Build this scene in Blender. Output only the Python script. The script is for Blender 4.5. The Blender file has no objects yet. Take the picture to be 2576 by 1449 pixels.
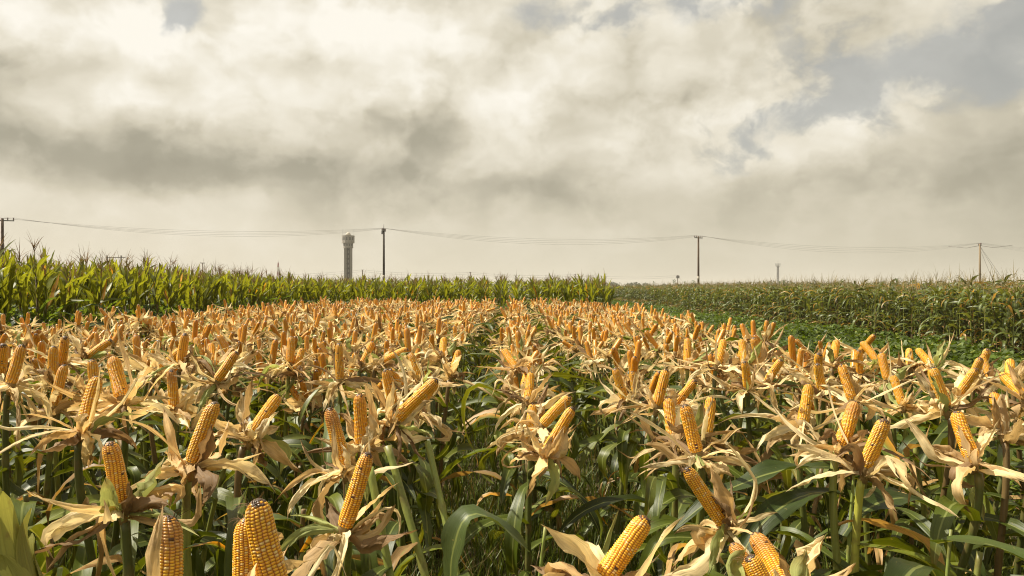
import bpy, math, random
import numpy as np
from mathutils import Vector, Matrix

rng = np.random.default_rng(7)
C = bpy.context.scene.collection
SC = bpy.context.scene
PI = math.pi
H = 1.65                      # eye height
FD = 26 / 36 * 2576           # focal length in pixels of a 2576 px wide view

# ------------------------------------------------------------------ camera
cam = bpy.data.cameras.new('camera')
cam.lens = 26
cam.sensor_width = 36
cam.clip_start = 0.05
cam.clip_end = 6000
co = bpy.data.objects.new('camera', cam)
co.location = (0, 0, H)
co.rotation_euler = (math.radians(90), 0, 0)
C.objects.link(co)
SC.camera = co

# ------------------------------------------------------------------ sun
SUN_AZ = math.radians(-78)     # measured from +Y towards +X
SUN_EL = math.radians(55)
sl = bpy.data.lights.new('sun', 'SUN')
sl.energy = 5.0
sl.angle = math.radians(0.6)
sl.color = (1.0, 0.91, 0.76)
so = bpy.data.objects.new('sun', sl)
sd = Vector((math.sin(SUN_AZ) * math.cos(SUN_EL), math.cos(SUN_AZ) * math.cos(SUN_EL), math.sin(SUN_EL)))
so.rotation_euler = sd.to_track_quat('Z', 'Y').to_euler()
so.location = (0, 0, 50)
C.objects.link(so)

SC.view_settings.view_transform = 'Standard'
SC.view_settings.look = 'None'
SC.view_settings.exposure = 0.72
SC.view_settings.gamma = 1.0
SC.cycles.filter_width = 1.1
SC.cycles.max_bounces = 8
SC.cycles.transparent_max_bounces = 8


# ------------------------------------------------------------------ node helper
class NT:
    def __init__(self, tree):
        self.t = tree
        self.t.nodes.clear()

    def node(self, typ, **kw):
        n = self.t.nodes.new(typ)
        for k, v in kw.items():
            setattr(n, k, v)
        return n

    def put(self, sock, v):
        if isinstance(v, bpy.types.NodeSocket):
            self.t.links.new(v, sock)
        elif v is not None:
            sock.default_value = v

    def m(self, op, a, b=None, c=None, clamp=False):
        n = self.node('ShaderNodeMath', operation=op, use_clamp=clamp)
        for i, v in enumerate((a, b, c)):
            if v is not None:
                self.put(n.inputs[i], v)
        return n.outputs[0]

    def v(self, op, a, b=None):
        n = self.node('ShaderNodeVectorMath', operation=op)
        self.put(n.inputs[0], a)
        if b is not None:
            if op == 'SCALE':
                self.put(n.inputs[3], b)
            else:
                self.put(n.inputs[1], b)
        return n.outputs['Value'] if op in ('LENGTH', 'DOT_PRODUCT', 'DISTANCE') else n.outputs[0]

    def xyz(self, x, y, z=0.0):
        n = self.node('ShaderNodeCombineXYZ')
        for i, q in enumerate((x, y, z)):
            self.put(n.inputs[i], q)
        return n.outputs[0]

    def sep(self, v):
        n = self.node('ShaderNodeSeparateXYZ')
        self.put(n.inputs[0], v)
        return n.outputs

    def noise(self, vec, scale, detail=4, rough=0.5, out=0, lac=2.0):
        n = self.node('ShaderNodeTexNoise')
        n.inputs['Scale'].default_value = scale
        n.inputs['Detail'].default_value = detail
        n.inputs['Roughness'].default_value = rough
        n.inputs['Lacunarity'].default_value = lac
        self.put(n.inputs['Vector'], vec)
        return n.outputs[out]

    def rng(self, v, a, b, c=0.0, d=1.0, smooth=True):
        n = self.node('ShaderNodeMapRange', interpolation_type='SMOOTHSTEP' if smooth else 'LINEAR')
        for i, q in enumerate((v, a, b, c, d)):
            self.put(n.inputs[i], q)
        return n.outputs[0]

    def mix(self, f, a, b, mode='MIX'):
        n = self.node('ShaderNodeMix', data_type='RGBA', blend_type=mode)
        self.put(n.inputs[0], f)
        for i, q in ((6, a), (7, b)):
            if isinstance(q, tuple) and len(q) == 3:
                q = q + (1,)
            self.put(n.inputs[i], q)
        return n.outputs[2]

    def ramp(self, f, stops):
        n = self.node('ShaderNodeValToRGB')
        e = n.color_ramp.elements
        while len(e) < len(stops):
            e.new(0.5)
        for k, (p, c) in enumerate(stops):
            e[k].position = p
            e[k].color = tuple(c) + (1,)
        self.put(n.inputs[0], f)
        return n.outputs[0]

    def attr(self, name, out='Color'):
        n = self.node('ShaderNodeAttribute', attribute_name=name)
        return n.outputs[out]


# ------------------------------------------------------------------ sky: hazy blue with a broken cloud layer
world = bpy.data.worlds.new('World')
SC.world = world
world.use_nodes = True
w = NT(world.node_tree)
geo = w.node('ShaderNodeTexCoord').outputs['Generated']
dx, dy, dz = w.sep(geo)[:3]
az = w.m('ARCTAN2', dx, dy)
el = w.m('ARCSINE', dz)
zz = w.m('ADD', w.m('MAXIMUM', dz, 0.0), 0.16)
q = w.xyz(w.m('DIVIDE', dx, zz), w.m('DIVIDE', dy, zz), 0.3)
A = w.xyz(az, el, 0.0)
E = w.xyz(dx, dy, w.m('MULTIPLY', dz, 1.25))     # slightly flattened directions: clouds a little wider than tall
warp = w.v('SUBTRACT', w.noise(E, 3.0, 2, 0.5, out=1), (0.5, 0.5, 0.5))
warp2 = w.v('SUBTRACT', w.noise(E, 9.0, 6, 0.55, out=1), (0.5, 0.5, 0.5))
Aw = w.v('ADD', A, w.v('ADD', w.v('MULTIPLY', warp, (0.22, 0.12, 0.0)), w.v('MULTIPLY', warp2, (0.11, 0.09, 0.0))))
Ew = w.v('ADD', E, w.v('MULTIPLY', warp2, (0.06, 0.06, 0.06)))


def blob_sum(vec, blobs):
    tot = None
    for px, py, rx, ry, wt in blobs:
        a0 = math.atan((px - 1288) / FD)
        e0 = math.atan((724 - py) / FD * math.cos(a0))
        d = w.v('SUBTRACT', vec, (a0, e0, 0.0))
        d = w.v('MULTIPLY', d, (FD / rx * 0.8, FD / ry * 0.8, 0.0))
        f = w.rng(w.v('LENGTH', d), 1.25, 0.0, 0.0, wt)
        tot = f if tot is None else w.m('ADD', tot, f)
    return tot


shade = blob_sum(Aw, [
    (60, 330, 430, 170, -0.26), (100, 190, 330, 130, -0.12), (720, 430, 420, 110, -0.27), (420, 400, 420, 70, -0.13),
    (1350, 490, 640, 70, -0.15), (720, 270, 230, 100, -0.08), (900, 170, 260, 55, -0.03),
    (2480, 410, 300, 170, -0.12), (2100, 500, 300, 70, -0.06), (1500, 190, 240, 60, -0.05),
    (560, 100, 330, 130, 0.12), (950, 60, 380, 90, 0.09), (330, 320, 150, 90, 0.20), (560, 290, 80, 120, 0.10),
    (130, 30, 420, 70, 0.10), (1230, 220, 330, 130, 0.09), (1700, 190, 320, 110, 0.06),
    (2330, 300, 280, 90, 0.06), (300, 490, 700, 60, 0.05)])
gap = blob_sum(Aw, [
    (2180, 255, 190, 80, 0.62), (2120, 150, 180, 70, 0.36), (1540, 65, 240, 55, 0.50), (1960, 340, 220, 60, 0.58),
    (2540, 90, 190, 110, 0.62), (425, 18, 90, 50, 0.60), (2300, 25, 200, 55, 0.36), (1790, 80, 200, 55, 0.40),
    (2350, 150, 170, 50, 0.45), (1010, 10, 80, 40, 0.3)])
# light and dark of the cloud bodies: rounded billows lit from the sun's side
SUNOFF = (-0.030, 0.045, 0.0)
Pw = w.v('ADD', w.v('MULTIPLY', A, (1.0, 1.35, 0.0)), w.v('MULTIPLY', warp2, (0.10, 0.10, 0.0)))


def puff(scale, det, rough):
    out = []
    for k in (0.0, 1.0):
        n_ = w.node('ShaderNodeTexVoronoi', feature='SMOOTH_F1', voronoi_dimensions='2D')
        n_.inputs['Scale'].default_value = scale
        n_.inputs['Detail'].default_value = det
        n_.inputs['Roughness'].default_value = rough
        n_.inputs['Lacunarity'].default_value = 2.2
        n_.inputs['Smoothness'].default_value = 0.9
        w.put(n_.inputs['Vector'], Pw if k == 0 else w.v('ADD', Pw, SUNOFF))
        out.append(n_.outputs['Distance'])
    return w.m('SUBTRACT', out[1], out[0])


n1 = w.noise(Ew, 3.0, 5, 0.5)
n2 = w.noise(Ew, 8.0, 6, 0.55)
n3 = w.noise(Ew, 20.0, 5, 0.58)
p1 = puff(5.0, 3.0, 0.55)
up = w.rng(el, 0.04, 0.24)                   # the billows flatten out toward the horizon
lum = w.m('ADD', 0.650, w.m('MULTIPLY', shade, 1.15))
det = w.m('ADD', w.m('MULTIPLY', w.m('SUBTRACT', n1, 0.5), 0.30), w.m('MULTIPLY', p1, 0.30))
det = w.m('ADD', det, w.m('ADD', w.m('MULTIPLY', w.m('SUBTRACT', n2, 0.5), 0.20), w.m('MULTIPLY', w.m('SUBTRACT', n3, 0.5), 0.10)))
lum = w.m('ADD', lum, w.m('MULTIPLY', det, w.m('ADD', 0.45, w.m('MULTIPLY', up, 0.65))))
crisp = w.rng(w.m('ADD', n2, w.m('MULTIPLY', w.m('SUBTRACT', n3, 0.5), 0.35)), 0.44, 0.58, -0.5, 0.5)
lum = w.m('ADD', lum, w.m('MULTIPLY', crisp, w.m('ADD', 0.04, w.m('MULTIPLY', up, 0.05))))
bands = w.noise(w.v('ADD', w.v('MULTIPLY', A, (4.0, 15.0, 0.0)), w.v('MULTIPLY', warp2, (0.8, 0.8, 0.0))), 1.0, 5, 0.55)
lum = w.m('ADD', lum, w.m('MULTIPLY', w.m('SUBTRACT', bands, 0.5), 0.22))
lum = w.m('ADD', lum, w.m('MULTIPLY', az, -0.15))
cloud = w.ramp(lum, [(0.0, (0.285, 0.265, 0.20)), (0.30, (0.40, 0.372, 0.285)), (0.52, (0.63, 0.578, 0.455)),
                     (0.72, (0.81, 0.755, 0.625)), (0.92, (0.98, 0.935, 0.83))])
sky = w.node('ShaderNodeTexSky', sky_type='NISHITA')
sky.sun_disc = False
sky.sun_elevation = SUN_EL
sky.sun_rotation = SUN_AZ
sky.dust_density = 4.0
sky.air_density = 1.0
blue = w.mix(0.70, w.v('SCALE', sky.outputs[0], 0.10), (0.48, 0.48, 0.44))
gm = w.m('ADD', gap, w.m('MULTIPLY', w.m('SUBTRACT', n2, 0.5), -1.3))
gm = w.m('ADD', gm, w.m('MULTIPLY', w.m('SUBTRACT', n3, 0.5), -0.8))
gm = w.m('ADD', gm, w.m('MULTIPLY', w.m('SUBTRACT', n1, 0.5), -0.9))
gm = w.m('ADD', gm, w.m('MULTIPLY', crisp, -0.16))
gm = w.m('MULTIPLY', w.rng(gm, 0.20, 0.70, 0.0, 0.74), w.rng(gap, 0.02, 0.20))
col = w.mix(gm, cloud, blue)
hz = w.ramp(w.m('ADD', w.m('MULTIPLY', az, 0.7), 0.5), [(0.0, (0.78, 0.68, 0.50)), (0.5, (0.70, 0.635, 0.475)), (1.0, (0.53, 0.485, 0.355))])
hf = w.rng(el, 0.17, -0.01, 0.0, 0.66)
col = w.mix(hf, col, hz)
bg = w.node('ShaderNodeBackground')
w.put(bg.inputs[0], col)
bg.inputs[1].default_value = 0.62
wo = w.node('ShaderNodeOutputWorld')
w.t.links.new(bg.outputs[0], wo.inputs[0])


# ------------------------------------------------------------------ materials
def new_mat(name):
    m = bpy.data.materials.new(name)
    m.use_nodes = True
    return m, NT(m.node_tree)


def finish(n, base, rough=0.5, spec=0.5, trans=None, tfac=0.3, bump=None, bstr=0.3, bdist=0.002):
    p = n.node('ShaderNodeBsdfPrincipled')
    n.put(p.inputs['Base Color'], base if not isinstance(base, tuple) else base + (1,))
    n.put(p.inputs['Roughness'], rough)
    p.inputs['Specular IOR Level'].default_value = spec
    if bump is not None:
        b = n.node('ShaderNodeBump')
        b.inputs['Strength'].default_value = bstr
        b.inputs['Distance'].default_value = bdist
        n.put(b.inputs['Height'], bump)
        n.t.links.new(b.outputs[0], p.inputs['Normal'])
    o = n.node('ShaderNodeOutputMaterial')
    if trans is not None:
        t = n.node('ShaderNodeBsdfTranslucent')
        n.put(t.inputs[0], trans)
        mx = n.node('ShaderNodeMixShader')
        n.put(mx.inputs[0], tfac)
        n.t.links.new(p.outputs[0], mx.inputs[1])
        n.t.links.new(t.outputs[0], mx.inputs[2])
        n.t.links.new(mx.outputs[0], o.inputs[0])
    else:
        n.t.links.new(p.outputs[0], o.inputs[0])
    return p


def obj_vary(n, col, amt=0.3):
    r = n.node('ShaderNodeObjectInfo').outputs['Random']
    f = n.m('ADD', 1 - amt / 2, n.m('MULTIPLY', r, amt))
    return n.v('SCALE', col, f)


def leaf_mat(name, tfac, rough):
    m, n = new_mat(name)
    uv = n.attr('suv', 'Vector')
    u, v, _ = n.sep(uv)[:3]
    base = obj_vary(n, n.attr('Col'), 0.3)
    pos = n.node('ShaderNodeNewGeometry').outputs['Position']
    st = n.noise(n.xyz(n.m('MULTIPLY', u, 2.0), n.m('MULTIPLY', v, 16.0), n.m('MULTIPLY', n.sep(pos)[0], 3.0)), 1.0, 3)
    bl = n.noise(pos, 22.0, 3, 0.6)
    f = n.m('ADD', 0.45, n.m('ADD', n.m('MULTIPLY', st, 0.7), n.m('MULTIPLY', bl, 0.45)))
    base = n.v('SCALE', base, f)
    rib = n.rng(n.m('ABSOLUTE', v), 0.13, 0.05)
    base = n.mix(n.m('MULTIPLY', rib, 0.7), base, (0.22, 0.25, 0.07))
    spots = n.rng(n.noise(pos, 60.0, 2, 0.5), 0.70, 0.76)
    base = n.mix(n.m('MULTIPLY', spots, 0.6), base, (0.25, 0.20, 0.06))
    tr = n.v('MULTIPLY', base, (2.3, 1.9, 0.8))
    finish(n, base, rough, 0.42, tr, tfac, st, 0.35, 0.003)
    return m


M_LEAF = leaf_mat('corn_leaf', 0.28, 0.42)
M_FRESH = leaf_mat('fresh_corn_leaf', 0.48, 0.42)


def husk_mat():
    m, n = new_mat('dry_husk')
    uv = n.attr('suv', 'Vector')
    u, v, _ = n.sep(uv)[:3]
    base = obj_vary(n, n.attr('Col'), 0.2)
    pos = n.node('ShaderNodeNewGeometry').outputs['Position']
    st = n.noise(n.xyz(n.m('MULTIPLY', u, 1.5), n.m('MULTIPLY', v, 9.0), n.m('MULTIPLY', n.sep(pos)[0], 7.0)), 1.0, 4, 0.6)
    bl = n.noise(pos, 26.0, 4, 0.6)
    base = n.v('SCALE', base, n.m('ADD', 0.62, n.m('MULTIPLY', st, 0.75)))
    base = n.mix(n.rng(bl, 0.56, 0.78, 0.0, 0.65), base, (0.24, 0.145, 0.06))
    tr = n.v('MULTIPLY', base, (1.08, 1.0, 0.78))
    finish(n, base, 0.6, 0.3, tr, 0.36, st, 0.5, 0.004)
    return m


M_HUSK = husk_mat()


def kernel_mat():
    m, n = new_mat('corn_kernels')
    base = n.attr('Col')
    r = n.node('ShaderNodeObjectInfo').outputs['Random']
    base = n.mix(n.m('MULTIPLY', n.rng(r, 0.4, 1.0), 0.30), base, n.v('MULTIPLY', base, (0.86, 0.62, 0.42)))
    base = n.v('SCALE', base, n.m('ADD', 0.9, n.m('MULTIPLY', r, 0.2)))
    p = finish(n, base, 0.38, 0.45)
    p.inputs['Subsurface Weight'].default_value = 0.35
    p.inputs['Subsurface Radius'].default_value = (1.0, 0.5, 0.12)
    p.inputs['Subsurface Scale'].default_value = 0.008
    return m


M_KERN = kernel_mat()


def stalk_mat():
    m, n = new_mat('corn_stalk')
    base = obj_vary(n, n.attr('Col'), 0.35)
    pos = n.node('ShaderNodeNewGeometry').outputs['Position']
    st = n.noise(n.v('MULTIPLY', pos, (160, 160, 5)), 1.0, 3)
    bl = n.noise(pos, 12.0, 3, 0.6)
    base = n.v('SCALE', base, n.m('ADD', 0.6, n.m('MULTIPLY', st, 0.8)))
    base = n.mix(n.rng(bl, 0.5, 0.72, 0.0, 0.7), base, (0.12, 0.075, 0.028))
    finish(n, base, 0.45, 0.4, None, 0, st, 0.2, 0.002)
    return m


M_STALK = stalk_mat()


def plain_mat(name, c, rough=0.7, var=0.3, scale=8.0, spec=0.3, stretch=(1, 1, 1)):
    m, n = new_mat(name)
    pos = n.node('ShaderNodeTexCoord').outputs['Object']
    ns = n.noise(n.v('MULTIPLY', pos, stretch), scale, 5, 0.6)
    b = n.v('SCALE', tuple(c), n.m('ADD', 1 - var / 2, n.m('MULTIPLY', ns, var)))
    finish(n, b, rough, spec, None, 0, ns, 0.2, 0.01)
    return m


def attr_mat(name, rough=0.8, tfac=None, spec=0.3):
    m, n = new_mat(name)
    base = n.attr('Col')
    if tfac:
        finish(n, base, rough, spec, n.v('MULTIPLY', base, (1.8, 1.7, 0.8)), tfac)
    else:
        finish(n, base, rough, spec)
    return m


M_SILK = attr_mat('dry_silk', 0.9)
M_GRASS = attr_mat('grass_blades', 0.5, 0.3, 0.4)
M_BEAN = attr_mat('bean_leaves', 0.5, 0.3, 0.3)


def ground_mat():
    m, n = new_mat('field_soil')
    pos = n.node('ShaderNodeNewGeometry').outputs['Position']
    a = n.noise(pos, 1.3, 6, 0.6)
    b = n.noise(pos, 30.0, 5, 0.65)
    c = n.ramp(b, [(0.3, (0.03, 0.02, 0.011)), (0.55, (0.07, 0.05, 0.027)), (0.75, (0.13, 0.10, 0.055))])
    c = n.mix(n.rng(a, 0.42, 0.62, 0.0, 0.75), c, (0.05, 0.08, 0.018))
    finish(n, c, 0.95, 0.2, None, 0, b, 0.8, 0.02)
    return m


# ------------------------------------------------------------------ mesh helper
class G:
    def __init__(self):
        self.V, self.F, self.U, self.C, self.M = [], [], [], [], []
        self.n = 0

    def add(self, V, F, U=None, col=(1, 1, 1), mat=0):
        V = np.asarray(V, np.float32).reshape(-1, 3)
        F = np.asarray(F, np.int32).reshape(-1, 4)
        k = len(V)
        self.V.append(V)
        self.F.append(F + self.n)
        self.U.append(np.zeros((k, 2), np.float32) + 0.5 if U is None else np.asarray(U, np.float32).reshape(-1, 2))
        col = np.asarray(col, np.float32)
        self.C.append(np.tile(col, (k, 1)) if col.ndim == 1 else col.reshape(-1, 3))
        self.M.append(np.full(len(F), mat, np.int32))
        self.n += k

    def arr(self):
        if not self.V:
            return (np.zeros((0, 3), np.float32), np.zeros((0, 4), np.int32), np.zeros((0, 2), np.float32), np.zeros((0, 3), np.float32), np.zeros(0, np.int32))
        return tuple(np.concatenate(x) for x in (self.V, self.F, self.U, self.C, self.M))

    def addarr(self, arr, R=None, t=(0, 0, 0), tint=None, mat=None):
        V, F, U, Cc, M = arr
        if R is not None:
            V = V @ np.asarray(R, np.float32).T
        V = V + np.asarray(t, np.float32)
        self.V.append(V.astype(np.float32))
        self.F.append(F + self.n)
        self.U.append(U)
        self.C.append(Cc if tint is None else Cc * np.asarray(tint, np.float32))
        self.M.append(M if mat is None else np.full(len(F), mat, np.int32))
        self.n += len(V)


def to_mesh(name, arr, mats, smooth=True):
    V, F, U, Cc, M = arr
    me = bpy.data.meshes.new(name)
    me.vertices.add(len(V))
    me.vertices.foreach_set('co', V.astype(np.float32).ravel())
    me.loops.add(len(F) * 4)
    me.loops.foreach_set('vertex_index', F.astype(np.int32).ravel())
    me.polygons.add(len(F))
    me.polygons.foreach_set('loop_start', np.arange(0, len(F) * 4, 4, dtype=np.int32))
    me.polygons.foreach_set('loop_total', np.full(len(F), 4, np.int32))
    me.polygons.foreach_set('material_index', M.astype(np.int32))
    me.polygons.foreach_set('use_smooth', np.full(len(F), smooth, bool))
    a = me.attributes.new('suv', 'FLOAT2', 'POINT')
    a.data.foreach_set('vector', U.astype(np.float32).ravel())
    c = me.attributes.new('Col', 'FLOAT_COLOR', 'POINT')
    c4 = np.ones((len(V), 4), np.float32)
    c4[:, :3] = Cc
    c.data.foreach_set('color', c4.ravel())
    for m in mats:
        me.materials.append(m)
    me.update(calc_edges=True)
    return me


def link(name, me, parent=None, mat4=None):
    o = bpy.data.objects.new(name, me)
    C.objects.link(o)
    if parent is not None:
        o.parent = parent
    if mat4 is not None:
        o.matrix_local = mat4
    return o


def thing(name, label, cat, group=None, loc=(0, 0, 0), rz=0.0, sc=1.0):
    o = bpy.data.objects.new(name, None)
    o.empty_display_size = 0.1
    C.objects.link(o)
    o.location = loc
    o.rotation_euler = (0, 0, rz)
    o.scale = (sc, sc, sc)
    o['label'] = label
    o['category'] = cat
    if group:
        o['group'] = group
    return o


def gridF(nu, nv, wrap=False):
    i = np.arange(nu - 1)[:, None]
    j = np.arange(nv if wrap else nv - 1)[None, :]
    j2 = (j + 1) % nv
    return np.stack([i * nv + j, i * nv + j2, (i + 1) * nv + j2, (i + 1) * nv + j], -1).reshape(-1, 4)


def unit(v):
    v = np.asarray(v, float)
    return v / (np.linalg.norm(v) + 1e-9)


def ribbon(r, p0, az, el, L, W, n=12, nc=3, droop=1.0, turn=0.0, twist=0.0, fold=0.25, wave=0.0, kink=None, prof='leaf', power=1.4, crumple=0.0, ribs=0.0):
    """a leaf blade: a strip that leaves p0 at azimuth az, elevation el, and sinks by droop radians along its length"""
    s = np.linspace(0, 1, n)
    e = el - droop * s ** power
    a = az + turn * s
    if kink:
        ks, ka = kink
        e = e - ka * (1 / (1 + np.exp(-(s - ks) * 40)))
    d = np.stack([np.cos(e) * np.sin(a), np.cos(e) * np.cos(a), np.sin(e)], 1)
    step = L / (n - 1)
    P = np.asarray(p0, float) + np.concatenate([np.zeros((1, 3)), np.cumsum((d[:-1] + d[1:]) * 0.5 * step, 0)])
    side = np.stack([np.cos(a), -np.sin(a), np.zeros(n)], 1)
    nor = np.cross(side, d)
    tw = twist * s
    S = side * np.cos(tw)[:, None] + nor * np.sin(tw)[:, None]
    Nn = np.cross(S, d)
    if prof == 'leaf':
        wd = W * np.clip(0.45 + 1.9 * s, 0, 1) * (1 - s ** 2.6) ** 0.75 + 0.0012
    elif prof == 'husk':
        wd = W * np.clip(0.65 + 1.2 * s, 0, 1) * (1 - s ** 3) ** 0.7 + 0.002
    else:
        wd = W * (1 - s * 0.9)
    if n > 7 and prof != 'x':
        wd = wd * (1 + np.clip(r.normal(0, 0.07, n), -0.2, 0.2))
    c = np.linspace(-1, 1, nc)
    ph = r.uniform(0, 6.28, 2)
    fr = r.uniform(9, 16)
    off = fold * np.abs(c)[None, :] * (wd * 0.5)[:, None]
    if wave:
        wv = np.where(c[None, :] < 0, np.sin(fr * s + ph[0])[:, None], np.sin(fr * 1.13 * s + ph[1])[:, None])
        off = off + wave * wv * (np.abs(c) ** 1.5)[None, :] * (wd[:, None] / W)
    if ribs:
        off = off + r.normal(0, ribs, nc)[None, :] * (wd[:, None] / W) * (0.6 + 0.4 * np.sin(4 * s + ph[0]))[:, None]
    if crumple:
        off = off + r.normal(0, crumple, (n, nc)) * (wd[:, None] / W)
    V = P[:, None, :] + S[:, None, :] * (c[None, :, None] * (wd * 0.5)[:, None, None]) + Nn[:, None, :] * off[:, :, None]
    if prof == 'husk':      # frayed end
        V = V + d[:, None, :] * (np.clip((s - 0.6) / 0.4, 0, 1) ** 2)[:, None, None] * r.uniform(-0.16, 0.10, nc)[None, :, None] * L
    U = np.stack(np.broadcast_arrays(s[:, None] * (L / 0.5), c[None, :]), -1)
    return V.reshape(-1, 3), gridF(n, nc), U.reshape(-1, 2), s.repeat(nc)


def tube(path, rad, seg=8):
    path = np.asarray(path, float)
    n = len(path)
    rad = np.broadcast_to(rad, (n,)).astype(float)
    T = np.gradient(path, axis=0)
    T /= np.linalg.norm(T, axis=1)[:, None] + 1e-9
    ref = np.where(np.abs(T[:, 2:3]) > 0.9, np.array([[1.0, 0, 0]]), np.array([[0, 0, 1.0]]))
    if np.abs(T[:, 2]).max() > 0.6:
        ref = np.tile([[0.0, 1.0, 0.0]], (n, 1)) if np.abs(T[:, 1]).max() < 0.9 else np.tile([[1.0, 0.0, 0.0]], (n, 1))
    B = np.cross(T, ref)
    B /= np.linalg.norm(B, axis=1)[:, None] + 1e-9
    D = np.cross(B, T)
    th = np.arange(seg) / seg * 2 * PI
    V = path[:, None] + (B[:, None] * np.cos(th)[None, :, None] + D[:, None] * np.sin(th)[None, :, None]) * rad[:, None, None]
    F = gridF(n, seg, True)
    V = V.reshape(-1, 3)
    # closed ends
    V = np.concatenate([V, path[:1], path[-1:]])
    k = n * seg
    j = np.arange(0, seg, 2)
    c0 = np.stack([np.full_like(j, k), (j + 2) % seg, j + 1, j], 1)
    c1 = np.stack([np.full_like(j, k + 1), (n - 1) * seg + j, (n - 1) * seg + j + 1, (n - 1) * seg + (j + 2) % seg], 1)
    F = np.concatenate([F, c0, c1])
    U = np.zeros((len(V), 2)) + 0.5
    return V, F, U


def box(c, s, R=None):
    c = np.asarray(c, float)
    s = np.asarray(s, float) / 2
    V = np.array([[x, y, z] for x in (-1, 1) for y in (-1, 1) for z in (-1, 1)], float) * s
    if R is not None:
        V = V @ np.asarray(R).T
    F = [[0, 1, 3, 2], [4, 6, 7, 5], [0, 4, 5, 1], [2, 3, 7, 6], [0, 2, 6, 4], [1, 5, 7, 3]]
    return V + c, F


def bez(p0, p1, p2, p3, n):
    t = np.linspace(0, 1, n)[:, None]
    return (1 - t) ** 3 * p0 + 3 * (1 - t) ** 2 * t * p1 + 3 * (1 - t) * t * t * p2 + t ** 3 * p3


# ------------------------------------------------------------------ corn: the ear (axis +Z, base at the origin)
def ear_arr(r, rows=16, nk=36, fa=(0, .17, .5, .83), fb=(0, .17, .5, .83), L=0.17, R=0.0245, bend=0.0, dark=0.0, side=(0.44, 0.125, 0.005)):
    su, sv = len(fa), len(fb)
    fa, fb = np.array(fa), np.array(fb)
    A_ = (np.arange(rows)[:, None] + fa[None]).ravel()
    B_ = np.append((np.arange(nk)[:, None] + fb[None]).ravel(), nk) / nk
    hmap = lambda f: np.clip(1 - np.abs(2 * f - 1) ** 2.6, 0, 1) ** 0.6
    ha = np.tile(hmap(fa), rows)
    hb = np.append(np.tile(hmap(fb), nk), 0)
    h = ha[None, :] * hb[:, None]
    off = (r.uniform(0, 1, rows) / nk).repeat(su)
    wob = r.normal(0, 0.10, (rows,)).repeat(su)
    t = np.clip(B_[:, None] + off[None, :] * np.clip(np.minimum(B_, 1 - B_) * 12, 0, 1)[:, None], 0, 1)
    prof = np.where(t < 0.1, 0.86 + 1.4 * t, 1.0 - 0.10 * (t - 0.1))
    tip = np.clip((t - 0.80) / 0.2, 0, 1)
    prof = prof * np.sqrt(np.clip(1 - tip ** 2.2 * 0.98, 0.0, 1))
    prof[-1] = 0.0
    kr = r.uniform(0, 1, (nk + 1, rows))
    krf = kr[np.minimum((B_ * nk).astype(int), nk)].repeat(su, 1)
    amp = 0.0030 * (16 / rows) ** 0.5
    rad = R * prof - amp * (1 - h * (0.85 + 0.3 * krf)) * np.clip(prof, 0, 1)
    lift = r.uniform(0, 6.28, 3)
    th = 2 * PI * (A_[None, :] + 0.35 * np.sin(5 * t + lift[0]) + 0.05 * np.sin(40 * t + wob[None] * 60)) / rows
    x = rad * np.cos(th) + bend * t * t
    y = rad * np.sin(th)
    z = L * t - 0.0 * rad
    V = np.stack([x, y, z], -1)
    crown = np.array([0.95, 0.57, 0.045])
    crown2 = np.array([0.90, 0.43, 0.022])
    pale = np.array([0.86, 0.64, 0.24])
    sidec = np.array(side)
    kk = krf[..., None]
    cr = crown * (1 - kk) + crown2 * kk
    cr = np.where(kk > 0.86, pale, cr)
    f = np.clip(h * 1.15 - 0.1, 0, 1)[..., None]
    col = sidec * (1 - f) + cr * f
    redt = np.clip((t - (0.74 - 0.3 * dark)) / 0.2, 0, 1)[..., None] * (0.16 + 0.75 * dark)
    col = col * (1 - redt) + np.array([0.42, 0.19, 0.06]) * redt * (0.7 + 0.6 * kk)
    dead = np.clip((t + (krf - 0.5) * 0.07 - 0.945) / 0.02, 0, 1)[..., None]
    col = col * (1 - dead) + np.array([0.075, 0.045, 0.022]) * dead
    miss = (kk < 0.006)
    col = np.where(miss, np.array([0.10, 0.045, 0.015]), col)
    g = G()
    g.add(V.reshape(-1, 3), gridF(len(B_), rows * su, True), None, col.reshape(-1, 3))
    return g.arr()


HUSKC = np.array([[0.87, 0.70, 0.38], [0.82, 0.62, 0.31], [0.91, 0.78, 0.48], [0.74, 0.53, 0.25], [0.85, 0.70, 0.40], [0.56, 0.38, 0.17]])


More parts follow.
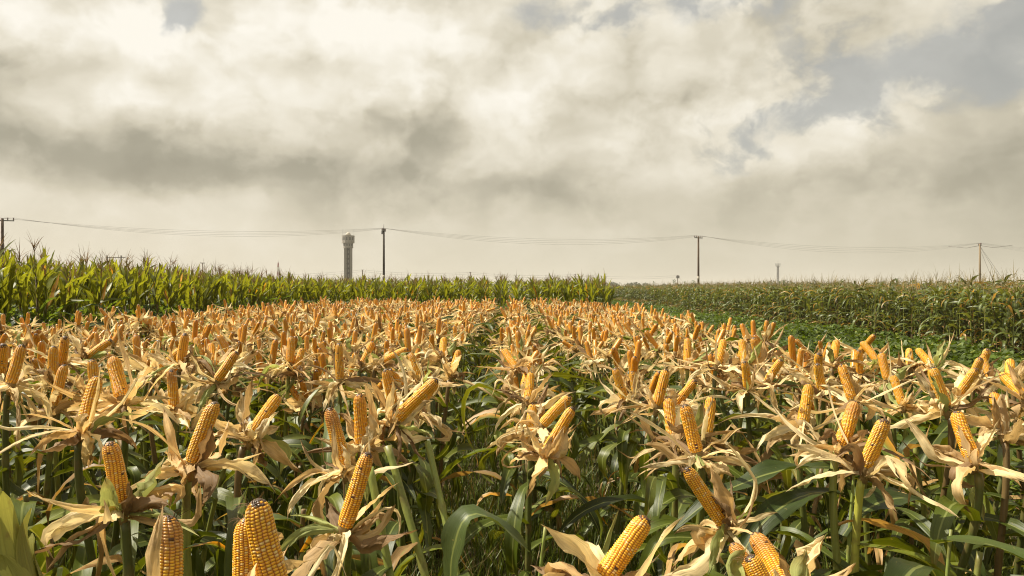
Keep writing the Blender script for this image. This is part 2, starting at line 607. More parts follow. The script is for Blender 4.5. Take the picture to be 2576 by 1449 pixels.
def husk_arr(r, axis=(0, 0, 1), nl=(14, 20), n=11, nc=7, big=1.0, hug=0):
    """peeled-back husk round an ear base at the origin; axis is the ear's direction, gravity is -Z"""
    g = G()
    ax = unit(axis)
    k = int(r.integers(*nl))
    a0 = r.uniform(0, 6.28)
    for i in range(k):
        a = a0 + i * 2.4 + r.uniform(-0.35, 0.35)
        kind = r.uniform()
        if kind < 0.46:        # broad papery leaf
            L, W = r.uniform(0.09, 0.21) * big, r.uniform(0.014, 0.038) * big
            e, dr = r.uniform(-0.45, 0.5), r.uniform(-0.2, 1.5)
        elif kind < 0.85:      # narrow shred
            L, W = r.uniform(0.10, 0.26) * big, r.uniform(0.006, 0.016) * big
            e, dr = r.uniform(-0.4, 0.9), r.uniform(-0.8, 1.5)
        else:                  # still half closed round the ear
            L, W = r.uniform(0.08, 0.15) * big, r.uniform(0.024, 0.040) * big
            e, dr = r.uniform(0.85, 1.25), r.uniform(-0.2, 1.0)
        rad = 0.015
        p0 = np.array([math.sin(a) * rad, math.cos(a) * rad, r.uniform(-0.036, -0.008)])
        kink = (r.uniform(0.2, 0.8), r.uniform(-1.8, 2.0)) if r.uniform() < 0.62 else None
        V, F, U, s = ribbon(r, p0, a, e, L, W, n, nc, dr, r.uniform(-0.6, 0.6), r.uniform(-3.4, 3.4), r.uniform(-0.9, 1.0), 0.007 * (W / 0.04), kink, 'husk', r.uniform(0.8, 1.8), 0.0042 * (W / 0.04), 0.0085 * (W / 0.04))
        c = HUSKC[r.integers(len(HUSKC))] * r.uniform(0.82, 1.12)
        if r.uniform() < 0.09:
            c = np.array([0.36, 0.40, 0.13]) * r.uniform(0.8, 1.2)
        if r.uniform() < 0.12:
            c = np.array([0.30, 0.19, 0.09]) * r.uniform(0.7, 1.1)
        tipd = np.clip((s - r.uniform(0.55, 0.95)) / 0.4, 0, 1)[:, None] * 0.7
        g.add(V, F, U, c[None] * (1 - tipd) + np.array([[0.26, 0.15, 0.06]]) * tipd)
    for i in range(hug):    # leaves that still wrap the ear
        a = r.uniform(0, 6.28)
        V, F, U, s = ribbon(r, (math.sin(a) * 0.026, math.cos(a) * 0.026, -0.02), a, 1.5, r.uniform(0.13, 0.18), 0.038, n, nc, r.uniform(-0.1, 0.12), 0, r.uniform(-0.3, 0.3), 0.75, 0.003, None, 'husk', 1.5, 0.001, 0.003)
        g.add(V, F, U, HUSKC[r.integers(len(HUSKC))] * 0.85)
    # shank under the ear
    V, F, U = tube([[0, 0, -0.055], [0, 0, -0.03], [0, 0, -0.008], [0, 0, 0.012]], [0.010, 0.014, 0.019, 0.020], 8)
    g.add(V, F, U, (0.40, 0.28, 0.12))
    arr = g.arr()
    if ax[2] < 0.995:
        # lean the whole collar half-way with the ear
        q_ = Vector((0, 0, 1)).rotation_difference(Vector(ax))
        q_ = Vector((0, 0, 1)).rotation_difference((Vector((0, 0, 1)) * 0.45 + Vector(ax) * 0.55).normalized())
        R_ = np.array(q_.to_matrix())
        arr = (arr[0] @ R_.T.astype(np.float32),) + arr[1:]
    return arr


def silk_arr(r, L=0.17):
    g = G()
    for i in range(16):
        a = r.uniform(0, 6.28)
        p0 = (math.sin(a) * 0.006, math.cos(a) * 0.006, L * 0.97)
        V, F, U, s = ribbon(r, p0, a, r.uniform(0.2, 1.3), r.uniform(0.012, 0.05), 0.0016, 6, 2, r.uniform(0, 2.6), r.uniform(-2, 2), 1, 0, 0, None, 'x')
        g.add(V, F, U, np.array([0.10, 0.055, 0.025]) * r.uniform(0.6, 1.6))
    return g.arr()


GREENS = np.array([[0.050, 0.070, 0.005], [0.062, 0.084, 0.005], [0.105, 0.125, 0.010], [0.034, 0.050, 0.004]])


def corn_leaf(r, p0, az, L=None, W=None, el=None, droop=None, dry=0.1, n=13, nc=5, green=None, kinkp=0.45, wave=0.011, fresh=False):
    L = L or r.uniform(0.42, 0.75)
    W = W or r.uniform(0.042, 0.078)
    el = r.uniform(0.2, 1.1) if el is None else el
    droop = r.uniform(1.2, 2.6) if droop is None else droop
    kink = (r.uniform(0.3, 0.75), r.uniform(0.5, 1.5)) if r.uniform() < kinkp else None
    isdry = r.uniform() < dry
    V, F, U, s = ribbon(r, p0, az, el, L, W * (0.55 if isdry else 1), n, nc, droop, r.uniform(-0.5, 0.5), r.uniform(-1.3, 1.3) * (2 if isdry else 1),
                        r.uniform(0.15, 0.6), wave, kink, 'leaf', r.uniform(0.6, 1.3), 0.004 if isdry else 0.0012, 0.0025)
    if green is None:
        green = GREENS[r.integers(4)] * r.uniform(0.8, 1.25)
    if isdry:
        c = np.tile(np.array([0.36, 0.23, 0.09]) * r.uniform(0.6, 1.2), (len(V), 1))
    else:
        t = np.clip((s - r.uniform(0.93 if fresh else 0.75, 1.6 if fresh else 1.3)) / 0.25, 0, 1)[:, None]
        mid = np.array([[0.32, 0.22, 0.03]])
        c = np.asarray(green)[None] * (1 - t) + mid * t
        if r.uniform() < (0.015 if fresh else 0.06):   # yellow or rusty stripe down one edge
            sd_ = np.clip(U[:, 1] * r.choice([-1, 1]), 0, 1)[:, None]
            c = c * (1 - sd_) + np.array([[0.42, 0.20, 0.02]]) * sd_
    return V, F, U, c


def stalk_geo(r, pts, r0=0.0125, r1=0.009, seg=8, n=22, col=None, node=0.15):
    """stalk along a Bezier with swollen joints"""
    P = bez(*[np.asarray(p, float) for p in pts], n)
    ln = np.concatenate([[0], np.cumsum(np.linalg.norm(np.diff(P, axis=0), axis=1))])
    rad = r0 + (r1 - r0) * ln / ln[-1]
    ph = r.uniform(0, node)
    bump = np.exp(-(((ln + ph) % node - node / 2) / 0.012) ** 2)
    rad = rad * (1 + 0.22 * bump)
    V, F, U = tube(P, rad, seg)
    if col is None:
        col = [np.array([0.12, 0.14, 0.028]), np.array([0.20, 0.22, 0.045]), np.array([0.13, 0.085, 0.03]), np.array([0.08, 0.095, 0.02])][r.integers(4)]
    cc = np.tile(col, (len(V), 1))
    b2 = np.append(bump.repeat(seg), [0, 0])[:, None] * 0.35
    cc = cc * (1 - b2) + np.array([[0.28, 0.20, 0.08]]) * b2
    return (V, F, U, cc), P


def axis_mat(base, axis, spin=0.0, s=1.0):
    q_ = Vector((0, 0, 1)).rotation_difference(Vector(unit(axis)))
    return Matrix.Translation(Vector(base)) @ q_.to_matrix().to_4x4() @ Matrix.Rotation(spin, 4, 'Z') @ Matrix.Scale(s, 4)


# ------------------------------------------------------------------ ground
g = G()
# one sheet to the horizon, finer near the plot
xs = np.array([-3000, -600, -120, -40, -20, -10, -5, 0, 5, 10, 20, 40, 120, 600, 3000.0])
ys = np.array([-600, -60, -10, 0, 5, 10, 15, 20, 30, 50, 120, 600, 3500.0])
X_, Y_ = np.meshgrid(xs, ys, indexing='ij')
g.add(np.stack([X_, Y_, np.zeros_like(X_)], -1), gridF(len(xs), len(ys))[:, ::-1])
o = link('ground', to_mesh('ground', g.arr(), [ground_mat()], False))
o['kind'] = 'structure'

# @@SKYTEST
# ------------------------------------------------------------------ shared ear meshes
KM, HM, LM, SM = [M_KERN], [M_HUSK], [M_LEAF], [M_STALK]
EAR_HI = [to_mesh('ear', ear_arr(rng, int(rng.choice([14, 16, 16, 18])), int(rng.integers(31, 42)), R=rng.uniform(0.0225, 0.0262), bend=rng.uniform(-0.014, 0.018), dark=rng.choice([0, 0, 0, 0.15])), KM) for _ in range(12)]
EAR_RED = [to_mesh('ear', ear_arr(rng, 16, 34, bend=rng.uniform(-0.01, 0.01), dark=0.65), KM) for _ in range(3)]
EAR_MID_A = [ear_arr(rng, 14, 30, (0, .5), (0, .5), R=0.0235, side=(0.46, 0.16, 0.012), bend=rng.uniform(-0.008, 0.012), dark=rng.choice([0, 0.1, 0.5])) for _ in range(6)]
EAR_MID = [to_mesh('ear', a, KM) for a in EAR_MID_A]
EAR_LOW_A = [ear_arr(rng, 8, 10, (0, .5), (0, .5), R=0.0235, side=(0.58, 0.26, 0.045), bend=rng.uniform(-0.006, 0.01), dark=rng.choice([0, 0.1, 0.5])) for _ in range(6)]
SILK = [to_mesh('silk', silk_arr(rng), [M_SILK]) for _ in range(4)]

PLANTS = []     # every single husked plant: (object, x, y, ears, own label)
GROUP_H = 'husked corn plants in the plot'

# ------------------------------------------------------------------ the plants nearest the viewer, ear by ear
# crop origin, base x/y, tip x/y, apparent width (pixels at 1.509 per photo pixel), plant key, note
OX = {'A': 0, 'B': 950, 'C': 1900, 'D': 2840}
HERO = [
    ('A', 690, 1035, 645, 680, 110, 'a1'), ('A', 1092, 800, 1190, 460, 102, 'a2'), ('A', 1425, 645, 1530, 450, 84, 'a3'),
    ('A', 472, 600, 502, 325, 90, 'a4'), ('A', 310, 480, 348, 252, 64, 'a5'), ('A', 690, 440, 590, 225, 80, 'a6'),
    ('A', 545, 425, 515, 222, 62, 'a6'), ('A', 985, 490, 973, 278, 60, 'a8'), ('A', 62, 355, 112, 138, 68, 'a9'),
    ('A', 5, 290, 60, 160, 60, 'a10'), ('A', 298, 345, 305, 145, 56, 'a11'), ('A', 350, 240, 403, 118, 54, 'a12'),
    ('A', 495, 210, 625, 108, 50, 'a13'), ('A', 905, 285, 988, 172, 52, 'a14'), ('A', 1022, 235, 1066, 78, 54, 'a15'),
    ('A', 1130, 235, 1088, 100, 48, 'a16'), ('A', 1205, 270, 1152, 152, 54, 'a17'), ('A', 1232, 335, 1347, 178, 60, 'a17'),
    ('A', 925, 1720, 905, 1150, 185, 'a19'), ('A', 1395, 1620, 1360, 1130, 150, 'a20'), ('A', 1570, 1570, 1425, 1025, 165, 'a20'),
    ('B', 515, 825, 430, 495, 88, 'b1'), ('B', 613, 695, 604, 415, 76, 'b1'), ('B', 520, 1165, 650, 750, 105, 'b3'),
    ('B', 790, 480, 765, 282, 68, 'b4'), ('B', 815, 560, 1032, 325, 75, 'b4'), ('B', 930, 500, 1010, 360, 62, 'b4'),
    ('B', 942, 345, 884, 182, 54, 'b7'), ('B', 490, 332, 485, 130, 52, 'b8'), ('B', 205, 240, 212, 92, 46, 'b9'),
    ('B', 240, 290, 252, 172, 46, 'b9'), ('B', 618, 250, 662, 128, 46, 'b11'), ('B', 740, 232, 872, 158, 46, 'b12'),
    ('B', 855, 390, 800, 305, 52, 'b7'), ('B', 1122, 300, 1162, 178, 46, 'b14'), ('B', 1070, 210, 1062, 115, 44, 'b15'), 
    ('B', 1482, 270, 1415, 178, 48, 'b16'),
    ('C', 135, 660, 145, 498, 64, 'c1'), ('C', 205, 590, 350, 425, 64, 'c1'), ('C', 228, 740, 378, 492, 74, 'c1'),
    ('C', 98, 378, 126, 272, 50, 'c4'), ('C', 120, 450, 142, 328, 54, 'c4'), ('C', 670, 450, 610, 272, 50, 'c6'),
    ('C', 730, 440, 715, 288, 46, 'c7'), ('C', 850, 480, 906, 278, 62, 'c8'), ('C', 942, 675, 926, 448, 74, 'c9'),
    ('C', 960, 470, 1030, 362, 58, 'c8'), ('C', 1075, 745, 1010, 478, 84, 'c11'), ('C', 1128, 655, 1190, 458, 74, 'c12'),
    ('C', 1225, 1145, 1000, 838, 92, 'c13'), ('C', 545, 1460, 808, 1130, 128, 'c14'), ('C', 1450, 1560, 1345, 1320, 100, 'c15'),
    ('C', 1195, 245, 1256, 118, 50, 'c16'), ('C', 1022, 240, 1032, 102, 46, 'c17'), ('C', 1345, 245, 1350, 118, 48, 'c18'),
    ('C', 1430, 235, 1388, 100, 46, 'c19'), ('C', 1362, 375, 1335, 258, 52, 'c20'), ('C', 1475, 345, 1512, 248, 50, 'c20'),
    ('D', 255, 585, 327, 368, 74, 'd1'), ('D', 470, 715, 598, 468, 88, 'd2'), ('D', 618, 825, 670, 568, 92, 'd3'),
    ('D', 1065, 485, 998, 268, 70, 'd4'), ('D', 1215, 780, 1180, 540, 86, 'd5'), ('D', 1388, 625, 1412, 428, 74, 'd6'),
    ('D', 535, 448, 488, 250, 64, 'd7'), ('D', 365, 385, 318, 268, 54, 'd8'), ('D', 820, 475, 805, 322, 54, 'd9'),
    ('D', 1140, 425, 1177, 293, 58, 'd10'), ('D', 737, 335, 705, 183, 48, 'd11'), ('D', 428, 235, 478, 130, 46, 'd13'),
    ('D', 682, 235, 630, 128, 46, 'd14'), ('D', 582, 295, 550, 190, 46, 'd15'), ('D', 865, 265, 906, 178, 46, 'd16'),
    ('D', 992, 265, 972, 182, 48, 'd17'), ('D', 1208, 345, 1220, 233, 48, 'd18'), ('D', 1322, 335, 1305, 208, 46, 'd19'),
    ('D', 1438, 340, 1495, 248, 54, 'd20'), ('D', 1252, 285, 1270, 188, 44, 'd21'), ('D', 190, 1570, 118, 1340, 132, 'd22'),
    ('D', 155, 1690, -40, 1380, 118, 'd23'), ('D', 1500, 430, 1498, 330, 66, 'd24'), ('D', 335, 300, 325, 213, 48, 'd25'),
]
LAB = {
    'a1': 'corn plant with one fat upright ear over a wide star of pale husk strips',
    'a2': 'corn plant with an upright ear leaning right above a broad brown husk fan',
    'a3': 'corn plant with a short ear leaning right out of a ragged cream husk',
    'a4': 'corn plant with an upright ear over long husks hanging down to the left',
    'a6': 'corn plant with two ears, one leaning left over grey and tan husks',
    'a17': 'corn plant with two ears spread apart in a V above a husk star',
    'a19': 'nearest corn plant with a reddish topped orange ear cut by the bottom edge',
    'a20': 'near corn plant with two orange ears crossing at the bottom edge',
    'b1': 'corn plant with two ears, the one leaning left browner toward its tip',
    'b3': 'corn plant with a long bright ear leaning right over two pale husk wings',
    'b4': 'corn plant with three ears bursting from one cream husk, one nearly lying',
    'c1': 'corn plant with three ears in one big splayed husk beside the weedy row gap',
    'c9': 'corn plant with an upright ear wrapped beside a long tan husk pointing left',
    'c11': 'corn plant with an ear leaning left behind a folded dark green leaf',
    'c12': 'corn plant with a short blunt ear leaning right beside the folded green leaf',
    'c13': 'corn plant with an ear lying over to the left on a drooping husk',
    'c14': 'near corn plant with a thick ear leaning right from cream curling husks',
    'c15': 'near corn plant with a small dark tipped ear low under the lying ear',
    'd1': 'corn plant with an ear leaning right between stiff husk spikes by a green leaf',
    'd2': 'corn plant with a red brown ear leaning right behind the bright upright ear',
    'd3': 'corn plant with a bright yellow ear on a bare pale yellow stalk',
    'd4': 'corn plant with a slim ear leaning left over a hanging white husk',
    'd5': 'corn plant with an ear still half wrapped in a tan husk on thick stalk',
    'd6': 'corn plant with an ear wrapped in closed papery husk near the right edge',
    'd22': 'corn plant with only a dark tipped ear top showing at the bottom edge',
    'd23': 'corn plant with an ear top beside the dark tipped one at the bottom edge',
}
groups = {}
for (cr, bx, by, tx, ty, wpx, key) in HERO:
    fx0, fy0 = OX[cr] + bx / 1.509, 1200 + by / 1.509
    fx1, fy1 = OX[cr] + tx / 1.509, 1200 + ty / 1.509
    Fp = 26 / 36 * 3840
    Y = 0.050 * Fp / (wpx / 1.509)
    drop = (fy0 - 1080) / Fp
    zb = H - drop * Y
    if zb > 1.30:
        Y = (H - 1.30) / drop
    if zb < 0.98:
        Y = (H - 0.98) / drop
    s = (wpx / 1.509) * Y / Fp / 0.050
    base = np.array([(fx0 - 1920) / Fp * Y, Y, H - drop * Y])
    v2 = np.array([(fx1 - fx0) / Fp * Y, 0, -(fy1 - fy0) / Fp * Y])
    l2 = np.linalg.norm(v2)
    Lt = max(l2, 0.165 * s)
    dep = math.sqrt(max(Lt * Lt - l2 * l2, 0)) * (1 if rng.uniform() < 0.75 else -0.6)
    ax = unit(v2 + np.array([0, dep * 0.8, 0]))
    groups.setdefault(key, []).append(dict(base=base, ax=ax, s=s, L=min(max(l2, Lt * 0.97), 0.235), w=wpx))

HROOT = []


def hero_plant(key, ears):
    r = np.random.default_rng(sum((i + 3) * 31 * ord(ch) for i, ch in enumerate(key)))
    b0 = np.mean([e['base'] for e in ears], 0)
    lead = ears[0]
    root = np.array([b0[0] + r.uniform(-0.10, 0.10), b0[1] + r.uniform(-0.06, 0.14), 0.0])
    if key == 'd3':
        root = np.array([b0[0] - 0.045, b0[1], 0])
    if key == 'c13':
        root = np.array([b0[0] + 0.05, b0[1] + 0.1, 0])
    pl = thing('husked_corn_plant', LAB.get(key, ''), 'corn plant', GROUP_H, root)
    g = G()
    top = lead['base'] - root
    joint = top - lead['ax'] * 0.05
    col = np.array([0.40, 0.40, 0.06]) if key == 'd3' else None
    dn = np.array([0, 0, -1.0])
    (V, F, U, c), P = stalk_geo(r, [(0, 0, -0.02), (0, 0, 0.55), joint - unit(lead['ax'] + np.array([0, 0, 1.5])) * 0.22, joint], 0.0135, 0.0115, 10, 26, col)
    g.add(V, F, U, c)
    for e in ears[1:]:
        j2 = e['base'] - root - e['ax'] * 0.05
        mid = P[int(len(P) * 0.80)]
        (V, F, U, c), _ = stalk_geo(r, [mid, mid + np.array([0, 0, 0.05]), j2 - e['ax'] * 0.06, j2], 0.010, 0.010, 8, 8, col)
        g.add(V, F, U, c)
    link('stalk', to_mesh('stalk', g.arr(), SM), pl)
    for e in ears:
        m4 = axis_mat(e['base'] - root, e['ax'], r.uniform(0, 6.28), 1.0)
        sxy = e['s']
        eo = link('corn_ear', (EAR_RED if key in ('a19', 'd2', 'd22', 'c15', 'a8') or (key == 'b1' and e is lead) else EAR_HI)[int(r.integers(12)) % (3 if key in ('a19', 'd2', 'd22', 'c15', 'a8') or (key == 'b1' and e is lead) else 12)], pl, m4 @ Matrix.Diagonal((sxy, sxy, e['L'] / 0.17, 1)))
        hs = link('husk', to_mesh('husk', husk_arr(r, e['ax'], (6, 9) if key in ('a19', 'a20') else (14, 20), n=13, nc=7, big=min(1.25, 0.78 + 0.45 * e['s']), hug={'d5': 2, 'd6': 5, 'c7': 3, 'c9': 1}.get(key, 0)), HM), eo)
        hs.matrix_local = (m4 @ Matrix.Diagonal((sxy, sxy, e['L'] / 0.17, 1))).inverted() @ Matrix.Translation(Vector(e['base'] - root))
        if e['w'] > 58 and r.uniform() < 0.8:
            link('silk', SILK[r.integers(4)], eo)
    k = int(r.integers(5, 8))
    a0 = r.uniform(0, 6.28)
    for i in range(k):
        z = top[2] * (0.18 + 0.66 * (i + 0.5) / k)
        ip = int(np.argmin(np.abs(P[:, 2] - z)))
        V, F, U, c = corn_leaf(r, P[ip], a0 + i * PI + r.uniform(-0.6, 0.6), dry=0.11, el=r.uniform(0.2, 1.0), droop=r.uniform(1.5, 2.7))
        gl = G()
        gl.add(V, F, U, c)
        link('leaf', to_mesh('leaf', gl.arr(), LM), pl)
    HROOT.append((root[0], root[1]))
    PLANTS.append([pl, root[0], root[1], len(ears), key in LAB])


for key, ears in groups.items():
    hero_plant(key, ears)

# ------------------------------------------------------------------ leafy plants without a visible ear, between the nearest ones
ROWX = [0.08 + 0.55 * k + 0.14 * (k > 0) - 0.28 * (k < 0) for k in range(-10, 5)]


def near_any(x, y, d):
    return any((x - a) ** 2 + (y - b) ** 2 < d * d for a, b in HROOT)


def leafy_plant(x, y, hgt, seed):
    r = np.random.default_rng(seed)
    pl = thing('husked_corn_plant', '', 'corn plant', GROUP_H, (x, y, 0))
    lean = np.array([r.uniform(-0.2, 0.2), r.uniform(-0.15, 0.15), 0])
    g = G()
    (V, F, U, c), P = stalk_geo(r, [(0, 0, -0.02), (0, 0, hgt * 0.5), np.array([0, 0, hgt * 0.8]) + lean * 0.6, np.array([0, 0, hgt]) + lean], 0.0125, 0.009, 8, 18)
    g.add(V, F, U, c)
    link('stalk', to_mesh('stalk', g.arr(), SM), pl)
    k = int(r.integers(6, 9))
    a0 = r.uniform(0, 6.28)
    for i in range(k):
        ip = int((0.22 + 0.76 * (i + 0.5) / k) * (len(P) - 1))
        V, F, U, c = corn_leaf(r, P[ip], a0 + i * PI + r.uniform(-0.7, 0.7), dry=0.10)
        gl = G()
        gl.add(V, F, U, c)
        link('leaf', to_mesh('leaf', gl.arr(), LM), pl)
    HROOT.append((x, y))
    PLANTS.append([pl, x, y, 0, False])


nfill = 0
for y in np.arange(1.55, 4.4, 0.21):
    for x in ROWX:
        xx, yy = x + rng.normal(0, 0.05), y + rng.normal(0, 0.05)
        if abs(xx) > yy * 0.72 + 0.15 or near_any(xx, yy, 0.15) or nfill >= 75:
            continue
        if 2.1 < yy < 4.4 and ((-0.2 < x < 0.3 and rng.uniform() < 0.5) or (0.5 < x < 1.0 and rng.uniform() < 0.65) or (-1.3 < x < -0.5 and rng.uniform() < 0.4)):
            continue
        leafy_plant(xx, yy, rng.uniform(0.70, 0.98), 5000 + nfill)
        nfill += 1

# leaning broken stalks that cross the picture between the two long ears
def leaning_stalk(p0, p1, lab, seed):
    r = np.random.default_rng(seed)
    p0, p1 = np.array(p0, float), np.array(p1, float)
    pl = thing('leaning_corn_stalk', lab, 'corn stalk', None, p0)
    g = G()
    d = p1 - p0
    (V, F, U, c), P = stalk_geo(r, [np.zeros(3), d * 0.33 + [0, 0, -0.02], d * 0.66 + [0, 0, 0.02], d], 0.0125, 0.0115, 10, 30, np.array([0.21, 0.25, 0.055]), 0.19)
    g.add(V, F, U, c)
    link('stalk', to_mesh('stalk', g.arr(), SM), pl)
    for i in range(3):
        V, F, U, c = corn_leaf(r, P[6 + i * 7], r.uniform(0, 6.28), el=0.2, droop=2.0, L=0.5)
        gl = G()
        gl.add(V, F, U, c)
        link('leaf', to_mesh('leaf', gl.arr(), LM), pl)


def at(px, py, Y):    # a point Y metres away seen at (px, py) of the 2576 px wide view
    return np.array([(px - 1288) / FD * Y, Y, H - (py - 724) / FD * Y])


leaning_stalk(at(1225, 1440, 2.05) * [1, 1, 0.3], at(975, 1122, 2.35), 'thick green broken stalk slanting up left behind the long bright ear', 91)
leaning_stalk(at(1090, 1440, 1.95) * [1, 1, 0.3], at(930, 1175, 2.15), 'green jointed stalk slanting beside the long bright ear', 92)
leaning_stalk(at(1190, 1300, 2.5) * [1, 1, 0.5], at(1075, 1110, 2.8), 'thinner green stalk slanting under the three ear cluster', 93)

# ------------------------------------------------------------------ single big leaves and a green unopened ear of the nearest plants
def big_leaf_plant(root, leaves, lab, seed, hgt, unopened=None):
    r = np.random.default_rng(seed)
    pl = thing('husked_corn_plant', lab, 'corn plant', GROUP_H, root)
    g = G()
    (V, F, U, c), P = stalk_geo(r, [(0, 0, -0.02), (0, 0, hgt * 0.4), (0.01, 0, hgt * 0.7), (0.05, 0.02, hgt)], 0.0125, 0.004, 10, 22, np.array([0.20, 0.25, 0.055]))
    g.add(V, F, U, c)
    link('stalk', to_mesh('stalk', g.arr(), SM), pl)
    for (z, az_, el_, L, W, dr, kink, tw, colr) in leaves:
        V, F, U, s = ribbon(r, (0, 0, z), az_, el_, L, W, 22, 7, dr, 0.1, tw, 0.3, 0.014, kink, 'leaf', 1.1, 0.0012, 0.003)
        gl = G()
        gl.add(V, F, U, np.tile(colr, (len(V), 1)))
        link('leaf', to_mesh('leaf', gl.arr(), LM), pl)
    if unopened is not None:
        base, ax, sc = unopened
        gh = G()
        for i in range(12):
            a = i * 2.4
            t_ = np.linspace(0, 1, 14)
            z0, z1 = 0.0, 0.24 - 0.013 * i + r.uniform(-0.02, 0.02)
            hw = 1.2 * (1 - t_ ** 2.2) ** 0.8 + 0.02
            cc_ = np.linspace(-1, 1, 9)
            rad_ = (0.024 + 0.0016 * i) * np.clip(0.6 + 3 * t_, 0, 1) * (1 - 0.62 * t_ ** 1.8)
            an = a + hw[:, None] * cc_[None]
            rr_ = rad_[:, None] + r.normal(0, 0.0011, 9)[None] + (0.004 + 0.016 * (i % 3)) * (t_ ** 4)[:, None]
            zz_ = (z0 + (z1 - z0) * t_)[:, None] + 0 * an
            V = np.stack([rr_ * np.cos(an), rr_ * np.sin(an), zz_], -1).reshape(-1, 3)
            U = np.stack(np.broadcast_arrays(t_[:, None] * 0.5, cc_[None]), -1).reshape(-1, 2)
            gh.add(V, gridF(14, 9), U, np.array([0.42, 0.42, 0.09]) * r.uniform(0.6, 1.35))
        eo = link('closed_ear', to_mesh('ear', gh.arr(), HM), pl, axis_mat(np.array(base), ax, 0, sc))
        eo['label'] = 'green ear still closed in its husk'
    HROOT.append((root[0], root[1]))
    PLANTS.append([pl, root[0], root[1], 1 if unopened else 0, bool(lab)])


dkg, mdg, ylg = np.array([0.034, 0.054, 0.008]), np.array([0.05, 0.076, 0.009]), np.array([0.13, 0.17, 0.02])
p = at(55, 1440, 1.20)
big_leaf_plant((p[0], p[1], 0), [(0.78, 1.4, 0.9, 0.55, 0.085, 1.6, (0.4, 0.8), 0.3, dkg), (0.62, 2.6, 0.7, 0.6, 0.08, 2.0, None, 0.5, dkg), (0.7, -1.2, 0.8, 0.5, 0.08, 1.8, None, 0, mdg)],
               'corn plant with a fat green ear still closed at the lower left corner', 71, p[2], ((0.0, 0, p[2] - 0.06), (-0.36, 0.1, 1), 1.0))
p = at(1215, 1215, 1.95)
big_leaf_plant((p[0] + 0.12, p[1] + 0.1, 0), [(0.92, -1.9, 0.9, 0.5, 0.085, 1.3, (0.42, 1.5), 0.9, np.array([0.075, 0.105, 0.03])), (0.80, 2.2, 0.7, 0.45, 0.075, 2.2, (0.4, 0.9), -0.9, mdg), (0.6, 0.6, 0.6, 0.40, 0.07, 2.2, (0.4, 0.7), 0.8, dkg), (0.7, 3.9, 0.8, 0.5, 0.09, 2.2, None, 1.4, ylg)],
               'corn plant with a broad pale green leaf folded over beside the long bright ear', 72, 0.98)
p = at(1840, 1360, 1.75)
big_leaf_plant((p[0], p[1] + 0.1, 0), [(0.80, 1.5, 0.8, 0.6, 0.075, 2.2, (0.35, 0.7), 0.4, dkg), (0.70, -0.6, 0.6, 0.36, 0.055, 2.4, (0.5, 0.8), -0.9, dkg), (0.6, 2.5, 0.9, 0.6, 0.09, 2.2, None, 0.6, mdg), (0.5, -2.0, 0.9, 0.6, 0.09, 2.0, (0.5, 0.9), 0.6, mdg)],
               'corn plant with dark arching leaves right of the lying ear', 73, 0.92)
p = at(2150, 1160, 2.35)
big_leaf_plant((p[0] - 0.02, p[1] + 0.04, 0), [(1.07, -1.75, 0.12, 0.62, 0.085, 0.9, None, 0.25, dkg), (0.98, -2.0, 0.3, 0.55, 0.08, 1.6, None, 0.7, dkg), (0.85, 1.2, 0.8, 0.6, 0.09, 2.1, None, -0.5, dkg)],
               'corn plant with a long dark leaf arching left beneath the bright yellow ear', 74, 1.09)
p = at(2420, 1250, 2.0)
big_leaf_plant((p[0] - 0.05, p[1] + 0.03, 0), [(0.95, 2.9, 0.5, 0.75, 0.10, 2.0, None, 0.2, mdg), (0.85, -2.4, 0.7, 0.7, 0.09, 2.2, None, 0.4, dkg), (0.7, 1.4, 0.7, 0.6, 0.09, 2.0, None, 0.4, dkg)],
               'corn plant with a wide hanging leaf below the half wrapped ear', 75, 0.98)

# ------------------------------------------------------------------ the rest of the plot
def husked_variant(r, hi):
    """pieces of one plant: stalk, foliage, list of (ear matrix, ear index, husk)"""
    hgt = r.uniform(1.00, 1.16)
    lean = np.array([r.uniform(-0.13, 0.13), r.uniform(-0.13, 0.13), 0])
    gs, gf = G(), G()
    (V, F, U, c), P = stalk_geo(r, [(0, 0, -0.02), (0, 0, hgt * 0.5), np.array([0, 0, hgt * 0.8]) + lean * 0.6, np.array([0, 0, hgt - 0.03]) + lean], 0.0125, 0.010, 6 if hi else 5, 14 if hi else 6)
    gs.add(V, F, U, c)
    ears = []
    ne = int(r.choice([1, 1, 2, 2, 2, 3] if hi else [1, 1, 1, 2, 2]))
    for e in range(ne):
        ta = r.uniform(0, 6.28)
        tilt = abs(r.normal(0.2 if e == 0 else 0.6, 0.33))
        ax = np.array([math.sin(ta) * math.sin(tilt), math.cos(ta) * math.sin(tilt), math.cos(tilt)])
        if e == 0:
            base = P[-1] + np.array([0, 0, 0.03])
        else:
            base = P[int(len(P) * 0.85)] + np.array([math.sin(ta) * 0.07, math.cos(ta) * 0.07, r.uniform(0.0, 0.12)])
            V, F, U = tube([P[int(len(P) * 0.8)], base - ax * 0.04, base], 0.010, 6 if hi else 4)
            gs.add(V, F, U, (0.22, 0.2, 0.06))
        s = r.uniform(0.78, 1.1)
        m4 = axis_mat(base, ax, r.uniform(0, 6.28), s)
        ears.append((m4, int(r.integers(6)), base, husk_arr(r, ax, (10, 15), 9 if hi else 5, 5 if hi else 3, 1.14 if hi else 1.28)))
    for i in range(6):
        ip = min(len(P) - 1, int((0.22 + 0.60 * (i + 0.5) / 6) * len(P)))
        V, F, U, c = corn_leaf(r, P[ip], i * PI + r.uniform(-0.8, 0.8), dry=0.09, n=9 if hi else 6, nc=3)
        gf.add(V, F, U, c)
    return gs.arr(), gf.arr(), ears


